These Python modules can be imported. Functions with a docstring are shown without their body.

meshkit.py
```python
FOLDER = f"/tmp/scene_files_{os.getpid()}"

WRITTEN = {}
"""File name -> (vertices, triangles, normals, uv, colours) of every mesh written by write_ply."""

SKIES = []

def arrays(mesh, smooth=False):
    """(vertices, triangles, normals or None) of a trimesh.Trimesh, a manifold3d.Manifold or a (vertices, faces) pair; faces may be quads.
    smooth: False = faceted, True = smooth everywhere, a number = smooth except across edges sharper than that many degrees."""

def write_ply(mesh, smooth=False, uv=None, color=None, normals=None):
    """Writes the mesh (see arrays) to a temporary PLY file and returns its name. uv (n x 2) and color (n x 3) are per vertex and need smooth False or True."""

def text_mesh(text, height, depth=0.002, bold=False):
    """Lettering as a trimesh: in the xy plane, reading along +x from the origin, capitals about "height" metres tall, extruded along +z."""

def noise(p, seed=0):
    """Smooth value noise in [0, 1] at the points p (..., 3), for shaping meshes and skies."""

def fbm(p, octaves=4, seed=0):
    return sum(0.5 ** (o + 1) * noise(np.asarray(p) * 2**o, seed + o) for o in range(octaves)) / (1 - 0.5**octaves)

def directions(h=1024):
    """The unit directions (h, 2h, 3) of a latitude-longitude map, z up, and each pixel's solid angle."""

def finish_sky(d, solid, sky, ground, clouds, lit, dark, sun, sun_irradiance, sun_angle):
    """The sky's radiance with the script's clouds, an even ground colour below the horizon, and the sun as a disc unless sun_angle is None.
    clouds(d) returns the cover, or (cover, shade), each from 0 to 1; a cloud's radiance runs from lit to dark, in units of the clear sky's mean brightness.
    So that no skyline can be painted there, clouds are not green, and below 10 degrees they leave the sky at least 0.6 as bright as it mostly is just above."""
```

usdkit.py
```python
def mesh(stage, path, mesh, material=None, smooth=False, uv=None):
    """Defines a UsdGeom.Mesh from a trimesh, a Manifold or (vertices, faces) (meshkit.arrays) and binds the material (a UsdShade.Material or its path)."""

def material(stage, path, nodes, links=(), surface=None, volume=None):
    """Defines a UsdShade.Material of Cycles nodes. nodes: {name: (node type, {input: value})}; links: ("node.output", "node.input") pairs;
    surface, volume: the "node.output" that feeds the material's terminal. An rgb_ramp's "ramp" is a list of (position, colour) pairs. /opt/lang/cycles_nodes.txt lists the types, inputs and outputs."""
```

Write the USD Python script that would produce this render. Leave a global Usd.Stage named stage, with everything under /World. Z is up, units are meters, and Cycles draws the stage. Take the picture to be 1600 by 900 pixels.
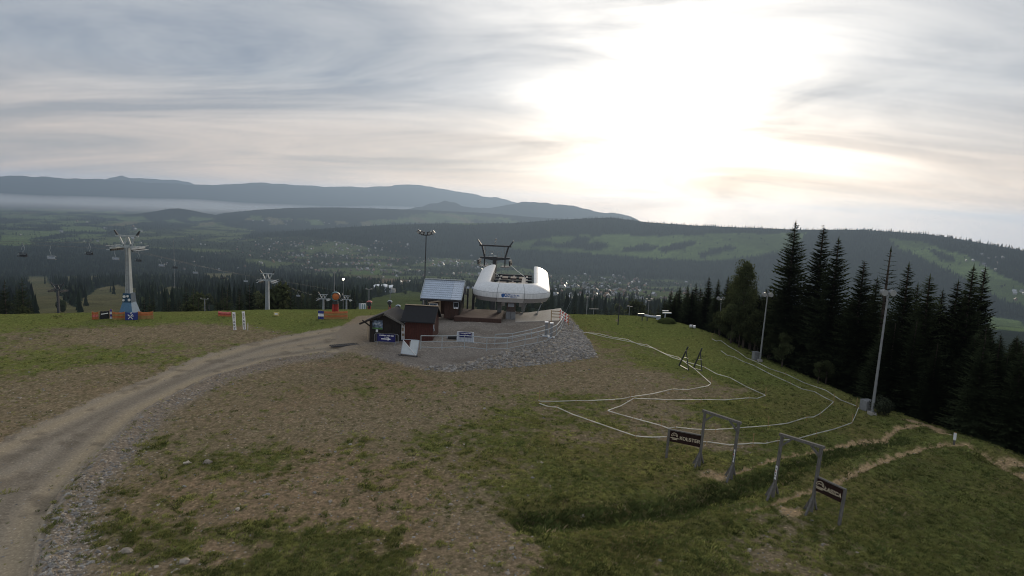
import math, random
import numpy as np, trimesh, shapely
from shapely.geometry import Polygon, LineString
import usdkit, meshkit
from pxr import Usd, UsdGeom, UsdLux, UsdShade, Gf, Sdf, Vt

stage = Usd.Stage.CreateInMemory()
UsdGeom.SetStageUpAxis(stage, 'Z'); UsdGeom.SetStageMetersPerUnit(stage, 1.0)
UsdGeom.Xform.Define(stage, '/World')
rng = np.random.default_rng(7)

# ------------------------------------------------------------------ camera: on a pylon 12 m above the hilltop, looking along +y
FL, CAMH, PITCH, ROLL = 1000.0, 12.0, math.atan(128 / 1000), math.radians(2.5)
EYE = np.array([0, 0, CAMH])
cF = np.array([0, math.cos(PITCH), -math.sin(PITCH)]); _u = np.array([0, math.sin(PITCH), math.cos(PITCH)]); _x = np.array([1.0, 0, 0])
cR = _x * math.cos(ROLL) + _u * math.sin(ROLL); cU = _u * math.cos(ROLL) - _x * math.sin(ROLL)
cam = UsdGeom.Camera.Define(stage, '/World/camera')
cam.CreateHorizontalApertureAttr(36.0); cam.CreateVerticalApertureAttr(20.25); cam.CreateFocalLengthAttr(36.0 * FL / 1600)
cam.CreateClippingRangeAttr(Gf.Vec2f(0.1, 90000)); cam.CreateFStopAttr(0.0)
cam.CreateExposureAttr(0.45)
_m = Gf.Matrix4d(1)
for i, a in enumerate((cR, cU, -cF)): _m.SetRow(i, Gf.Vec4d(*map(float, a), 0))
_m.SetRow(3, Gf.Vec4d(0, 0, CAMH, 1))
UsdGeom.Xformable(cam).AddTransformOp().Set(_m)

def ray(px, py):
    px, py = np.asarray(px, float), np.asarray(py, float)
    return cF + ((px - 800) / FL)[..., None] * cR + ((450 - py) / FL)[..., None] * cU
def proj(p):
    p = np.asarray(p, float) - EYE; w = np.maximum(p @ cF, 1e-3)
    return 800 + FL * (p @ cR) / w, 450 - FL * (p @ cU) / w, w

# ------------------------------------------------------------------ sky and sun (low morning sun behind thin cloud)
SUN = ray(1080, 115); SUN = SUN / np.linalg.norm(SUN)
SUN_EL, SUN_ROT = math.asin(SUN[2]), math.atan2(SUN[0], SUN[1])
SKY_STRENGTH = 0.1
LOC = (0.5, 46.957, 19.06, 0.3, 48.452, 36.293)   # where in the cloud noise this sky lies
L = '/World/Looks'
UsdGeom.Scope.Define(stage, L)
def vmath(op, a=None, b=None, s=None):
    d = {'math_type': op}
    if a is not None: d['vector1'] = a
    if b is not None: d['vector2'] = b
    if s is not None: d['scale'] = s
    return ('vector_math', d)
def fm(op, **k): return ('math', {'math_type': op, **k})
sky_nodes = {
 'tc': ('texture_coordinate', {}), 'nrm': vmath('normalize'), 'sep': ('separate_xyz', {}),
 'zc': fm('maximum', value2=0.0), 'zo': fm('add', value2=0.16),
 'u': fm('divide'), 'v': fm('divide'), 'uv': ('combine_xyz', {'z': 0.3}),
 'mp': ('mapping', {'mapping_type': 'point', 'rotation': (0, 0, LOC[0]), 'scale': (0.85, 1.5, 1), 'location': (LOC[1], LOC[2], 0)}),
 'n1': ('noise_texture', {'scale': 0.55, 'detail': 8, 'roughness': 0.58, 'distortion': 1.1}),
 'mp2': ('mapping', {'mapping_type': 'point', 'rotation': (0, 0, LOC[3]), 'scale': (0.55, 1.7, 1), 'location': (LOC[4], LOC[5], 0)}),
 'n2': ('noise_texture', {'scale': 0.72, 'detail': 7, 'roughness': 0.6, 'distortion': 0.9}),
 'cov': ('map_range', {'from_min': 0.36, 'from_max': 0.66, 'to_min': 0.0, 'to_max': 1.0, 'clamp': True}),
 'str': ('map_range', {'from_min': 0.38, 'from_max': 0.64, 'to_min': 0.0, 'to_max': 1.0, 'clamp': True}),
 'dot': vmath('dot_product', b=tuple(map(float, SUN))), 'dp': fm('maximum', value2=0.0),
 'g1': fm('power', value2=7.0), 'g2': fm('power', value2=30.0), 'g3': fm('power', value2=300.0),
 'g1c': ('mix', {'mix_type': 'multiply', 'fac': 1.0, 'color1': (1.3, 1.15, 0.95)}),
 'g2c': ('mix', {'mix_type': 'multiply', 'fac': 1.0, 'color1': (6.5, 6.0, 5.2)}),
 'g3c': ('mix', {'mix_type': 'multiply', 'fac': 1.0, 'color1': (8.0, 7.6, 7.0)}),
 'horiz': ('map_range', {'from_min': 0.0, 'from_max': 0.17, 'to_min': 1.0, 'to_max': 0.0, 'clamp': True}),
 'base': ('mix', {'mix_type': 'mix', 'color1': (1.95, 2.3, 2.85), 'color2': (3.5, 3.2, 3.0)}),
 'thin': ('mix', {'mix_type': 'mix', 'color1': (4.2, 4.3, 4.45), 'color2': (5.6, 4.4, 3.6)}),
 'a1': ('mix', {'mix_type': 'add', 'fac': 1.0}), 'a2': ('mix', {'mix_type': 'add', 'fac': 1.0}), 'a3': ('mix', {'mix_type': 'add', 'fac': 1.0}),
 'dk': ('map_range', {'from_min': 0.0, 'from_max': 1.0, 'to_min': 1.5, 'to_max': 0.12, 'clamp': True}),
 'gsum': ('mix', {'mix_type': 'add', 'fac': 1.0}), 'gsum2': ('mix', {'mix_type': 'add', 'fac': 1.0}),
 'gdk': ('mix', {'mix_type': 'multiply', 'fac': 1.0}),
 'cl': ('mix', {'mix_type': 'mix'}),
 'sky': ('sky_texture', {'sky_type': 'single_scattering', 'sun_disc': False, 'sun_elevation': SUN_EL, 'sun_rotation': SUN_ROT, 'altitude': 900.0, 'air_density': 1.0, 'aerosol_density': 2.0, 'ozone_density': 1.0}),
 'dh': vmath('multiply', b=(1.0, 1.0, 0.0)), 'dhn': vmath('normalize'), 'dhd': vmath('dot_product', b=(float(SUN[0] / math.hypot(SUN[0], SUN[1])), float(SUN[1] / math.hypot(SUN[0], SUN[1])), 0.0)), 'dhm': fm('maximum', value2=0.0), 'dhp': fm('power', value2=7.0), 'dhz': fm('multiply'),
 'warm': ('mix', {'mix_type': 'multiply', 'fac': 1.0, 'color1': (2.6, 1.95, 1.3)}), 'a4': ('mix', {'mix_type': 'add', 'fac': 1.0}),
 'veil': ('mix', {'mix_type': 'mix', 'fac': 0.95}),
 'bg': ('background_shader', {'strength': SKY_STRENGTH}),
}
sky_links = [('tc.generated', 'nrm.vector1'), ('nrm.vector', 'sep.vector'), ('sep.z', 'zc.value1'), ('zc.value', 'zo.value1'),
 ('sep.x', 'u.value1'), ('zo.value', 'u.value2'), ('sep.y', 'v.value1'), ('zo.value', 'v.value2'), ('u.value', 'uv.x'), ('v.value', 'uv.y'),
 ('uv.vector', 'mp.vector'), ('mp.vector', 'n1.vector'), ('uv.vector', 'mp2.vector'), ('mp2.vector', 'n2.vector'),
 ('n1.fac', 'cov.value'), ('n2.fac', 'str.value'), ('nrm.vector', 'dot.vector1'), ('dot.value', 'dp.value1'),
 ('dp.value', 'g1.value1'), ('dp.value', 'g2.value1'), ('dp.value', 'g3.value1'), ('g1.value', 'g1c.color2'), ('g2.value', 'g2c.color2'), ('g3.value', 'g3c.color2'),
 ('sep.z', 'horiz.value'), ('horiz.result', 'base.fac'), ('horiz.result', 'thin.fac'),
 ('str.result', 'cl.fac'), ('base.color', 'cl.color1'), ('thin.color', 'cl.color2'),
 ('g1c.color', 'gsum.color1'), ('g2c.color', 'gsum.color2'), ('gsum.color', 'gsum2.color1'), ('g3c.color', 'gsum2.color2'),
 ('cov.result', 'dk.value'), ('gsum2.color', 'gdk.color1'), ('dk.result', 'gdk.color2'),
 ('cl.color', 'a1.color1'), ('gdk.color', 'a1.color2'),
 ('nrm.vector', 'dh.vector1'), ('dh.vector', 'dhn.vector1'), ('dhn.vector', 'dhd.vector1'), ('dhd.value', 'dhm.value1'), ('dhm.value', 'dhp.value1'), ('dhp.value', 'dhz.value1'), ('horiz.result', 'dhz.value2'), ('dhz.value', 'warm.color2'), ('a1.color', 'a4.color1'), ('warm.color', 'a4.color2'),
 ('sky.color', 'veil.color1'), ('a4.color', 'veil.color2'), ('veil.color', 'bg.color')]
usdkit.material(stage, L + '/sky_look', sky_nodes, sky_links, surface='bg.background')
dome = UsdLux.DomeLight.Define(stage, '/World/sky')
UsdShade.MaterialBindingAPI.Apply(dome.GetPrim()).Bind(UsdShade.Material.Get(stage, L + '/sky_look'))
for k, v in (('label', 'pale grey morning sky with bright sun glow behind thin cloud'), ('category', 'sky'), ('kind', 'structure')): dome.GetPrim().SetCustomDataByKey(k, v)
sun = UsdLux.DistantLight.Define(stage, '/World/sun')
sun.CreateIntensityAttr(0.4); sun.CreateAngleAttr(12.0); sun.CreateNormalizeAttr(True) if hasattr(sun, 'CreateNormalizeAttr') else sun.GetPrim().CreateAttribute('inputs:normalize', Sdf.ValueTypeNames.Bool).Set(True)
sun.CreateColorAttr(Gf.Vec3f(1.0, 0.86, 0.68))
_z = SUN; _xx = np.cross([0, 0, 1], _z); _xx /= np.linalg.norm(_xx); _yy = np.cross(_z, _xx)
_m = Gf.Matrix4d(1)
for i, a in enumerate((_xx, _yy, _z)): _m.SetRow(i, Gf.Vec4d(*map(float, a), 0))
UsdGeom.Xformable(sun).AddTransformOp().Set(_m)

# ------------------------------------------------------------------ helpers
counts = {}
def numbered(parent, name):
    k = (parent, name); n = counts.get(k, 0); counts[k] = n + 1
    return name if n == 0 else f'{name}_{n:03d}'
def tag(prim, label=None, cat=None, group=None, kind=None):
    for k, v in (('label', label), ('category', cat), ('group', group), ('kind', kind)):
        if v: prim.SetCustomDataByKey(k, v)
class MB:
    def __init__(s): s.v, s.f, s.n = [], [], 0
    def add(s, v, f):
        v = np.asarray(v, float); s.v.append(v); s.f.append(np.asarray(f, int) + s.n); s.n += len(v); return s
    def box(s, c, size, rz=0.0, rx=0.0, ry=0.0, M=None):
        x, y, z = np.asarray(size, float) / 2
        v = np.array([[a, b, d] for a in (-x, x) for b in (-y, y) for d in (-z, z)])
        if rx: ca, sa = math.cos(rx), math.sin(rx); v = v @ np.array([[1, 0, 0], [0, ca, sa], [0, -sa, ca]])
        if ry: ca, sa = math.cos(ry), math.sin(ry); v = v @ np.array([[ca, 0, -sa], [0, 1, 0], [sa, 0, ca]])
        if rz: ca, sa = math.cos(rz), math.sin(rz); v = v @ np.array([[ca, sa, 0], [-sa, ca, 0], [0, 0, 1]])
        f = [[0, 1, 3], [0, 3, 2], [4, 6, 7], [4, 7, 5], [0, 4, 5], [0, 5, 1], [2, 3, 7], [2, 7, 6], [0, 2, 6], [0, 6, 4], [1, 5, 7], [1, 7, 3]]
        return s.add(v + np.asarray(c, float), f)
    def bar(s, p, q, w, h=None, w2=None, h2=None):
        p, q = np.asarray(p, float), np.asarray(q, float); h = h or w; w2 = w2 or w; h2 = h2 or (h if w2 == w else h * w2 / w)
        d = q - p; d /= np.linalg.norm(d); a = np.cross(d, [0, 0, 1.0])
        a = np.array([1.0, 0, 0]) if np.linalg.norm(a) < 1e-3 else a / np.linalg.norm(a); b = np.cross(a, d)
        v = [c + a * i * ww / 2 + b * j * hh / 2 for c, ww, hh in ((p, w, h), (q, w2, h2)) for i, j in ((-1, -1), (1, -1), (1, 1), (-1, 1))]
        f = [[0, 2, 1], [0, 3, 2], [4, 5, 6], [4, 6, 7]] + [t for k in range(4) for t in ([k, (k + 1) % 4, (k + 1) % 4 + 4], [k, (k + 1) % 4 + 4, k + 4])]
        return s.add(v, f)
    def tube(s, pts, r, n=6, r2=None):
        pts = np.asarray(pts, float); m = len(pts); rs = np.linspace(r, r if r2 is None else r2, m)
        t = np.gradient(pts, axis=0); t /= np.maximum(np.linalg.norm(t, axis=1, keepdims=True), 1e-9)
        up = np.array([0, 0, 1.0]) if abs(t[0, 2]) < .9 else np.array([1.0, 0, 0]); V = []
        for k in range(m):
            a = np.cross(t[k], up); a /= max(np.linalg.norm(a), 1e-9); b = np.cross(a, t[k])
            for j in range(n):
                th = 2 * math.pi * j / n; V.append(pts[k] + rs[k] * (a * math.cos(th) + b * math.sin(th)))
        Fc = []
        for k in range(m - 1):
            for j in range(n):
                a, b = k * n + j, k * n + (j + 1) % n; Fc += [[a, b + n, b], [a, a + n, b + n]]
        for k, sgn in ((0, 1), (m - 1, -1)):
            for j in range(1, n - 1): Fc.append([k * n, k * n + (j if sgn > 0 else j + 1), k * n + (j + 1 if sgn > 0 else j)])
        return s.add(V, Fc)
    def cyl(s, c, r, h, n=16, r2=None, axis='z'):
        r2 = r if r2 is None else r2; th = np.arange(n) * 2 * math.pi / n
        ring = np.stack([np.cos(th), np.sin(th)], 1)
        v = np.vstack([np.c_[ring * r, np.full(n, 0)], np.c_[ring * r2, np.full(n, h)]])
        f = [t for j in range(n) for t in ([j, (j + 1) % n, (j + 1) % n + n], [j, (j + 1) % n + n, j + n])]
        f += [[0, j + 1, j] for j in range(1, n - 1)] + [[n, n + j, n + j + 1] for j in range(1, n - 1)]
        if axis == 'y': v = v[:, [0, 2, 1]] * [1, 1, 1]; f = [a[::-1] for a in f]
        if axis == 'x': v = v[:, [2, 0, 1]]
        return s.add(v + np.asarray(c, float), f)
    def prism(s, poly, y0, y1):
        """closed outline in x,z extruded along y"""
        g = Polygon(poly); t = trimesh.creation.extrude_polygon(g, y1 - y0, engine='earcut')
        v = np.array(t.vertices); return s.add(np.c_[v[:, 0], y1 - v[:, 2], v[:, 1]], t.faces)
    def quad(s, a, b, c, d): return s.add([a, b, c, d], [[0, 1, 2], [0, 2, 3]])
    def tm(s, t, M=None):
        v = np.array(t.vertices)
        if M is not None: v = v @ np.asarray(M)[:3, :3].T + np.asarray(M)[:3, 3]
        return s.add(v, t.faces)
    def arr(s): return np.vstack(s.v), np.vstack(s.f)
def part(parent, name, mb, mat, smooth=False, label=None):
    path = f'{parent}/{numbered(parent, name)}'
    m = usdkit.mesh(stage, path, mb.arr() if isinstance(mb, MB) else mb, f'{L}/{mat}', smooth)
    if label: tag(m.GetPrim(), label)
    return path
def thing(name, label, cat, loc=(0, 0, 0), rz=0.0, group=None, kind=None, rx=0.0, ry=0.0, scale=None):
    path = '/World/' + numbered('/World', name)
    x = UsdGeom.Xform.Define(stage, path); x.AddTranslateOp().Set(Gf.Vec3d(*map(float, loc)))
    if rz or rx or ry: x.AddRotateXYZOp().Set(Gf.Vec3f(math.degrees(rx), math.degrees(ry), math.degrees(rz)))
    if scale: x.AddScaleOp().Set(Gf.Vec3f(scale, scale, scale))
    tag(x.GetPrim(), label, cat, group, kind); return path
def proto(name):
    path = '/World/' + numbered('/World', name); stage.CreateClassPrim(path); return path
def copy(pr, name, label, cat, loc, rz=0.0, group=None, scale=1.0, zs=None, rx=0.0, ry=0.0):
    path = '/World/' + numbered('/World', name)
    x = UsdGeom.Xform.Define(stage, path); x.GetPrim().GetReferences().AddInternalReference(pr)
    x.AddTranslateOp().Set(Gf.Vec3d(*map(float, loc))); x.AddRotateXYZOp().Set(Gf.Vec3f(math.degrees(rx), math.degrees(ry), math.degrees(rz)))
    x.AddScaleOp().Set(Gf.Vec3f(scale, scale, scale * (zs or 1.0)))
    tag(x.GetPrim(), label, cat, group); x.GetPrim().SetInstanceable(True); return path
def single(name, mb, mat, label, cat, group=None, kind=None, smooth=False):
    p = part('/World', name, mb, mat, smooth); tag(stage.GetPrimAtPath(p), label, cat, group, kind); return p
def instancer(name, label, cat, protos, pos, yaw, scl, idx, parent=None, tilt=None):
    base = parent or '/World'; path = f'{base}/{numbered(base, name)}'
    pi = UsdGeom.PointInstancer.Define(stage, path); ps = []
    for k, (v, f, mat, sm) in enumerate(protos):
        usdkit.mesh(stage, f'{path}/shape_{k}', (v, f), f'{L}/{mat}', sm); ps.append(Sdf.Path(f'{path}/shape_{k}'))
    pi.CreatePrototypesRel().SetTargets(ps)
    pi.CreatePositionsAttr(Vt.Vec3fArray.FromNumpy(np.asarray(pos, np.float32)))
    pi.CreateProtoIndicesAttr(Vt.IntArray.FromNumpy(np.asarray(idx, np.int32)))
    scl = np.asarray(scl, np.float32); scl = np.repeat(scl[:, None], 3, 1) if scl.ndim == 1 else scl
    pi.CreateScalesAttr(Vt.Vec3fArray.FromNumpy(np.ascontiguousarray(scl)))
    h = np.asarray(yaw) / 2
    pi.CreateOrientationsAttr(Vt.QuathArray([Gf.Quath(float(math.cos(a)), 0, 0, float(math.sin(a))) for a in h]))
    tag(pi.GetPrim(), label, cat, None, 'stuff'); return path
def smst(a, b, x): t = np.clip((np.asarray(x, float) - a) / (b - a), 0, 1); return t * t * (3 - 2 * t)
def fbm2(x, y, s, o=4, seed=0): return meshkit.fbm(np.stack([np.asarray(x) * s, np.asarray(y) * s, np.full(np.shape(x), 0.37 + seed)], -1), o, seed)

# ------------------------------------------------------------------ materials
def plain(name, col, rough=0.7, metal=0.0, var=0.12, scale=6.0, bump=0.0, bscale=40.0, stretch=(1, 1, 1), rand=0.0, spec=0.4):
    nodes = {'tc': ('texture_coordinate', {}), 'mp': ('mapping', {'mapping_type': 'point', 'scale': stretch}), 'n': ('noise_texture', {'scale': scale, 'detail': 5, 'roughness': 0.6}),
             'r': ('rgb_ramp', {'ramp': [(0.25, tuple(c * (1 - var * 1.6) for c in col)), (0.75, tuple(min(c * (1 + var * 1.6), 0.95) for c in col))]}),
             'p': ('principled_bsdf', {'roughness': rough, 'metallic': metal, 'specular_ior_level': spec})}
    links = [('tc.object', 'mp.vector'), ('mp.vector', 'n.vector'), ('n.fac', 'r.fac')]
    if rand:
        nodes['oi'] = ('object_info', {}); nodes['mr'] = ('map_range', {'to_min': 1 - rand, 'to_max': 1 + rand}); nodes['mx'] = ('mix', {'mix_type': 'multiply', 'fac': 1.0})
        links += [('oi.random', 'mr.value'), ('r.color', 'mx.color1'), ('mr.result', 'mx.color2'), ('mx.color', 'p.base_color')]
    else: links.append(('r.color', 'p.base_color'))
    if bump:
        nodes['bn'] = ('noise_texture', {'scale': bscale, 'detail': 4}); nodes['b'] = ('bump', {'strength': bump, 'distance': 0.02})
        links += [('mp.vector', 'bn.vector'), ('bn.fac', 'b.height'), ('b.normal', 'p.normal')]
    usdkit.material(stage, f'{L}/{name}', nodes, links, surface='p.BSDF')
def leafy(name, col, trans=0.25, var=0.45, scale=1.3, rand=0.3):
    nodes = {'g': ('geometry', {}), 'n': ('noise_texture', {'scale': scale, 'detail': 3}), 'oi': ('object_info', {}),
             'r': ('rgb_ramp', {'ramp': [(0.3, tuple(c * (1 - var) for c in col)), (0.72, tuple(c * (1 + var) for c in col))]}),
             'mr': ('map_range', {'to_min': 1 - rand, 'to_max': 1 + rand}), 'mx': ('mix', {'mix_type': 'multiply', 'fac': 1.0}),
             'd': ('diffuse_bsdf', {}), 't': ('translucent_bsdf', {}), 'm': ('mix_closure', {'fac': trans})}
    links = [('g.position', 'n.vector'), ('n.fac', 'r.fac'), ('oi.random', 'mr.value'), ('r.color', 'mx.color1'), ('mr.result', 'mx.color2'),
             ('mx.color', 'd.color'), ('mx.color', 't.color'), ('d.BSDF', 'm.closure1'), ('t.BSDF', 'm.closure2')]
    usdkit.material(stage, f'{L}/{name}', nodes, links, surface='m.closure')
def ground_mat(name, fine, amp, bump, dist):
    nodes = {'a': ('attribute', {'attribute': 'albedo'}), 'g': ('geometry', {}),
             'n': ('noise_texture', {'scale': fine, 'detail': 6, 'roughness': 0.7}), 'mr': ('map_range', {'from_min': 0.25, 'from_max': 0.75, 'to_min': 1 - amp, 'to_max': 1 + amp}),
             'vo': ('voronoi_texture', {'scale': fine * 0.9, 'randomness': 1.0}), 'vs': ('separate_color', {}), 'vw': ('map_range', {'from_min': 0.55, 'from_max': 1.0, 'to_min': 0.0, 'to_max': amp * 1.5, 'clamp': True}), 'vd': ('map_range', {'from_min': 0.15, 'from_max': 0.45, 'to_min': 1.0, 'to_max': 0.0, 'clamp': True}), 'vm': ('math', {'math_type': 'multiply'}), 'vr': ('math', {'math_type': 'add', 'value2': 0.92}), 'mv': ('mix', {'mix_type': 'multiply', 'fac': 1.0 if fine > 1 else 0.0}),
             'mx': ('mix', {'mix_type': 'multiply', 'fac': 1.0}), 'n2': ('noise_texture', {'scale': fine * 0.6, 'detail': 5, 'roughness': 0.65}),
             'b': ('bump', {'strength': bump, 'distance': dist}), 'd': ('diffuse_bsdf', {'roughness': 0.6})}
    links = [('g.position', 'n.vector'), ('g.position', 'n2.vector'), ('n.fac', 'mr.value'), ('g.position', 'vo.vector'), ('vo.color', 'vs.color'), ('vs.r', 'vw.value'), ('vo.distance', 'vd.value'), ('vw.result', 'vm.value1'), ('vd.result', 'vm.value2'), ('vm.value', 'vr.value1'), ('a.color', 'mx.color1'), ('mr.result', 'mx.color2'), ('mx.color', 'mv.color1'), ('vr.value', 'mv.color2'), ('mv.color', 'd.color'),
             ('n2.fac', 'b.height'), ('b.normal', 'd.normal')]
    usdkit.material(stage, f'{L}/{name}', nodes, links, surface='d.BSDF')
ground_mat('ground', 7.0, 0.52, 1.0, 0.14); ground_mat('road', 10.0, 0.3, 0.8, 0.06); ground_mat('gravel', 7.0, 0.5, 1.0, 0.12); ground_mat('far_ground', 0.02, 0.3, 0.0, 1.0)
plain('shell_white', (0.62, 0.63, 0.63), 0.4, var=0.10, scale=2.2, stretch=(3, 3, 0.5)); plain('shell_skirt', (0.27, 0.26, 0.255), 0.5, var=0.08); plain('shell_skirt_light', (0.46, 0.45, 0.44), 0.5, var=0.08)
plain('dark_steel', (0.035, 0.037, 0.042), 0.5, var=0.2); plain('galvanised', (0.27, 0.28, 0.29), 0.45, 0.5, var=0.12); plain('pale_steel', (0.33, 0.365, 0.38), 0.5, var=0.1, scale=2)
plain('grey_paint', (0.22, 0.225, 0.23), 0.6, var=0.15); plain('machine_brown', (0.10, 0.075, 0.065), 0.7, var=0.25); plain('concrete', (0.36, 0.34, 0.31), 0.9, var=0.15, bump=0.3)
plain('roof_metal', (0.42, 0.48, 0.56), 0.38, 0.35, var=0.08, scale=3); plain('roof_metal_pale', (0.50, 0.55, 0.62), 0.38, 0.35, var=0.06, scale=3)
plain('dark_wood', (0.017, 0.013, 0.011), 0.75, var=0.3, scale=5, stretch=(6, 6, 0.6), bump=0.3); plain('red_wood', (0.06, 0.016, 0.011), 0.75, var=0.3, scale=4, stretch=(6, 6, 0.5), bump=0.3)
plain('brown_wood', (0.055, 0.028, 0.02), 0.75, var=0.3, scale=4, stretch=(6, 6, 0.5), bump=0.3); plain('deck_wood', (0.13, 0.085, 0.065), 0.85, var=0.25, scale=4, stretch=(0.6, 6, 6), bump=0.3)
plain('light_wood', (0.36, 0.28, 0.19), 0.8, var=0.2, scale=4, stretch=(6, 6, 0.6)); plain('grey_wood', (0.13, 0.122, 0.11), 0.9, var=0.3, scale=5, stretch=(5, 5, 0.7), bump=0.4, bscale=25)
plain('roof_felt', (0.03, 0.028, 0.03), 0.9, var=0.25, scale=8, bump=0.4); plain('roof_black', (0.009, 0.009, 0.011), 0.8, var=0.25, scale=6)
plain('navy', (0.012, 0.013, 0.10), 0.5, var=0.1); plain('white_print', (0.78, 0.78, 0.78), 0.6, var=0.03); plain('grey_print', (0.4, 0.44, 0.5), 0.6, var=0.08); plain('blue_logo', (0.02, 0.10, 0.32), 0.5, var=0.2, scale=9)
plain('black_print', (0.02, 0.02, 0.022), 0.6, var=0.1); plain('white_tarp', (0.55, 0.60, 0.62), 0.6, var=0.08, scale=2.5); plain('panel_print_blue', (0.10, 0.14, 0.2), 0.5, var=0.8, scale=5); plain('panel_print_green', (0.08, 0.2, 0.06), 0.5, var=0.3, scale=5)
plain('sign_brown', (0.03, 0.017, 0.014), 0.95, var=0.15, spec=0.05); plain('sign_cream', (0.55, 0.47, 0.34), 0.9, var=0.1, spec=0.1); plain('red_paint', (0.36, 0.035, 0.028), 0.5, var=0.15); plain('pink_red', (0.55, 0.14, 0.12), 0.5, var=0.2)
plain('orange_net', (0.42, 0.13, 0.04), 0.7, var=0.2, scale=4, stretch=(1, 1, 6)); plain('yellow_net', (0.30, 0.19, 0.06), 0.7, var=0.2, scale=4, stretch=(1, 1, 6)); plain('blue_pad', (0.07, 0.16, 0.26), 0.6, var=0.12); plain('deep_blue_pad', (0.03, 0.045, 0.20), 0.6, var=0.12)
plain('dark_blue_pad', (0.015, 0.055, 0.10), 0.6, var=0.12); plain('purple_pad', (0.12, 0.08, 0.3), 0.6, var=0.1); plain('teal', (0.05, 0.2, 0.22), 0.5, var=0.15); plain('white_tape', (0.5, 0.49, 0.44), 0.6, var=0.4, scale=1.2)
plain('stake_wood', (0.33, 0.22, 0.10), 0.8, var=0.2); plain('rubber', (0.02, 0.02, 0.02), 0.8, var=0.1); plain('lamp_glass', (0.3, 0.3, 0.29), 0.15, var=0.03); plain('cream_sign', (0.6, 0.5, 0.2), 0.6, var=0.1)
plain('bark', (0.075, 0.058, 0.045), 0.95, var=0.3, scale=3, stretch=(4, 4, 0.6), bump=0.6, bscale=12); plain('stone', (0.25, 0.232, 0.21), 0.9, var=0.25, scale=6, rand=0.4); plain('stone_warm', (0.34, 0.29, 0.23), 0.9, var=0.2, scale=6, rand=0.35)
plain('house_white', (0.27, 0.265, 0.25), 0.8, var=0.06, rand=0.45); plain('house_wood', (0.20, 0.13, 0.085), 0.8, var=0.2, rand=0.3); plain('house_roof_grey', (0.20, 0.21, 0.225), 0.5, 0.0, var=0.1, rand=0.5); plain('house_roof_brown', (0.14, 0.085, 0.07), 0.6, var=0.15, rand=0.4); plain('house_roof_light', (0.36, 0.375, 0.39), 0.4, var=0.05, rand=0.2)
plain('window_glass', (0.03, 0.035, 0.04), 0.1, var=0.1); plain('membrane', (0.85, 0.86, 0.86), 0.5, var=0.03)
leafy('needles', (0.044, 0.056, 0.028), 0.3, rand=.5); leafy('needles_far', (0.026, 0.036, 0.022), 0.1, 0.6, scale=0.005); leafy('leaves', (0.07, 0.082, 0.038), 0.35); leafy('leaves_grey', (0.06, 0.07, 0.045), 0.3); leafy('leaves_far', (0.05, 0.062, 0.03), 0.2, 0.5, scale=0.006)
leafy('grass_blade', (0.275, 0.28, 0.095), 0.45, 0.4, 0.35, 0.35); leafy('grass_dark', (0.115, 0.14, 0.048), 0.3, 0.4, 0.5, 0.35); leafy('grass_dry', (0.30, 0.25, 0.14), 0.3, 0.35, 0.5, 0.3)
usdkit.material(stage, f'{L}/lamp_lit', {'e': ('emission', {'color': (1.0, 0.93, 0.75), 'strength': 3.0})}, surface='e.emission')
usdkit.material(stage, f'{L}/haze_air', {'v': ('principled_volume', {'color': (0.58, 0.76, 1.0), 'density': 4.7e-5, 'anisotropy': 0.45})}, volume='v.volume')

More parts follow.
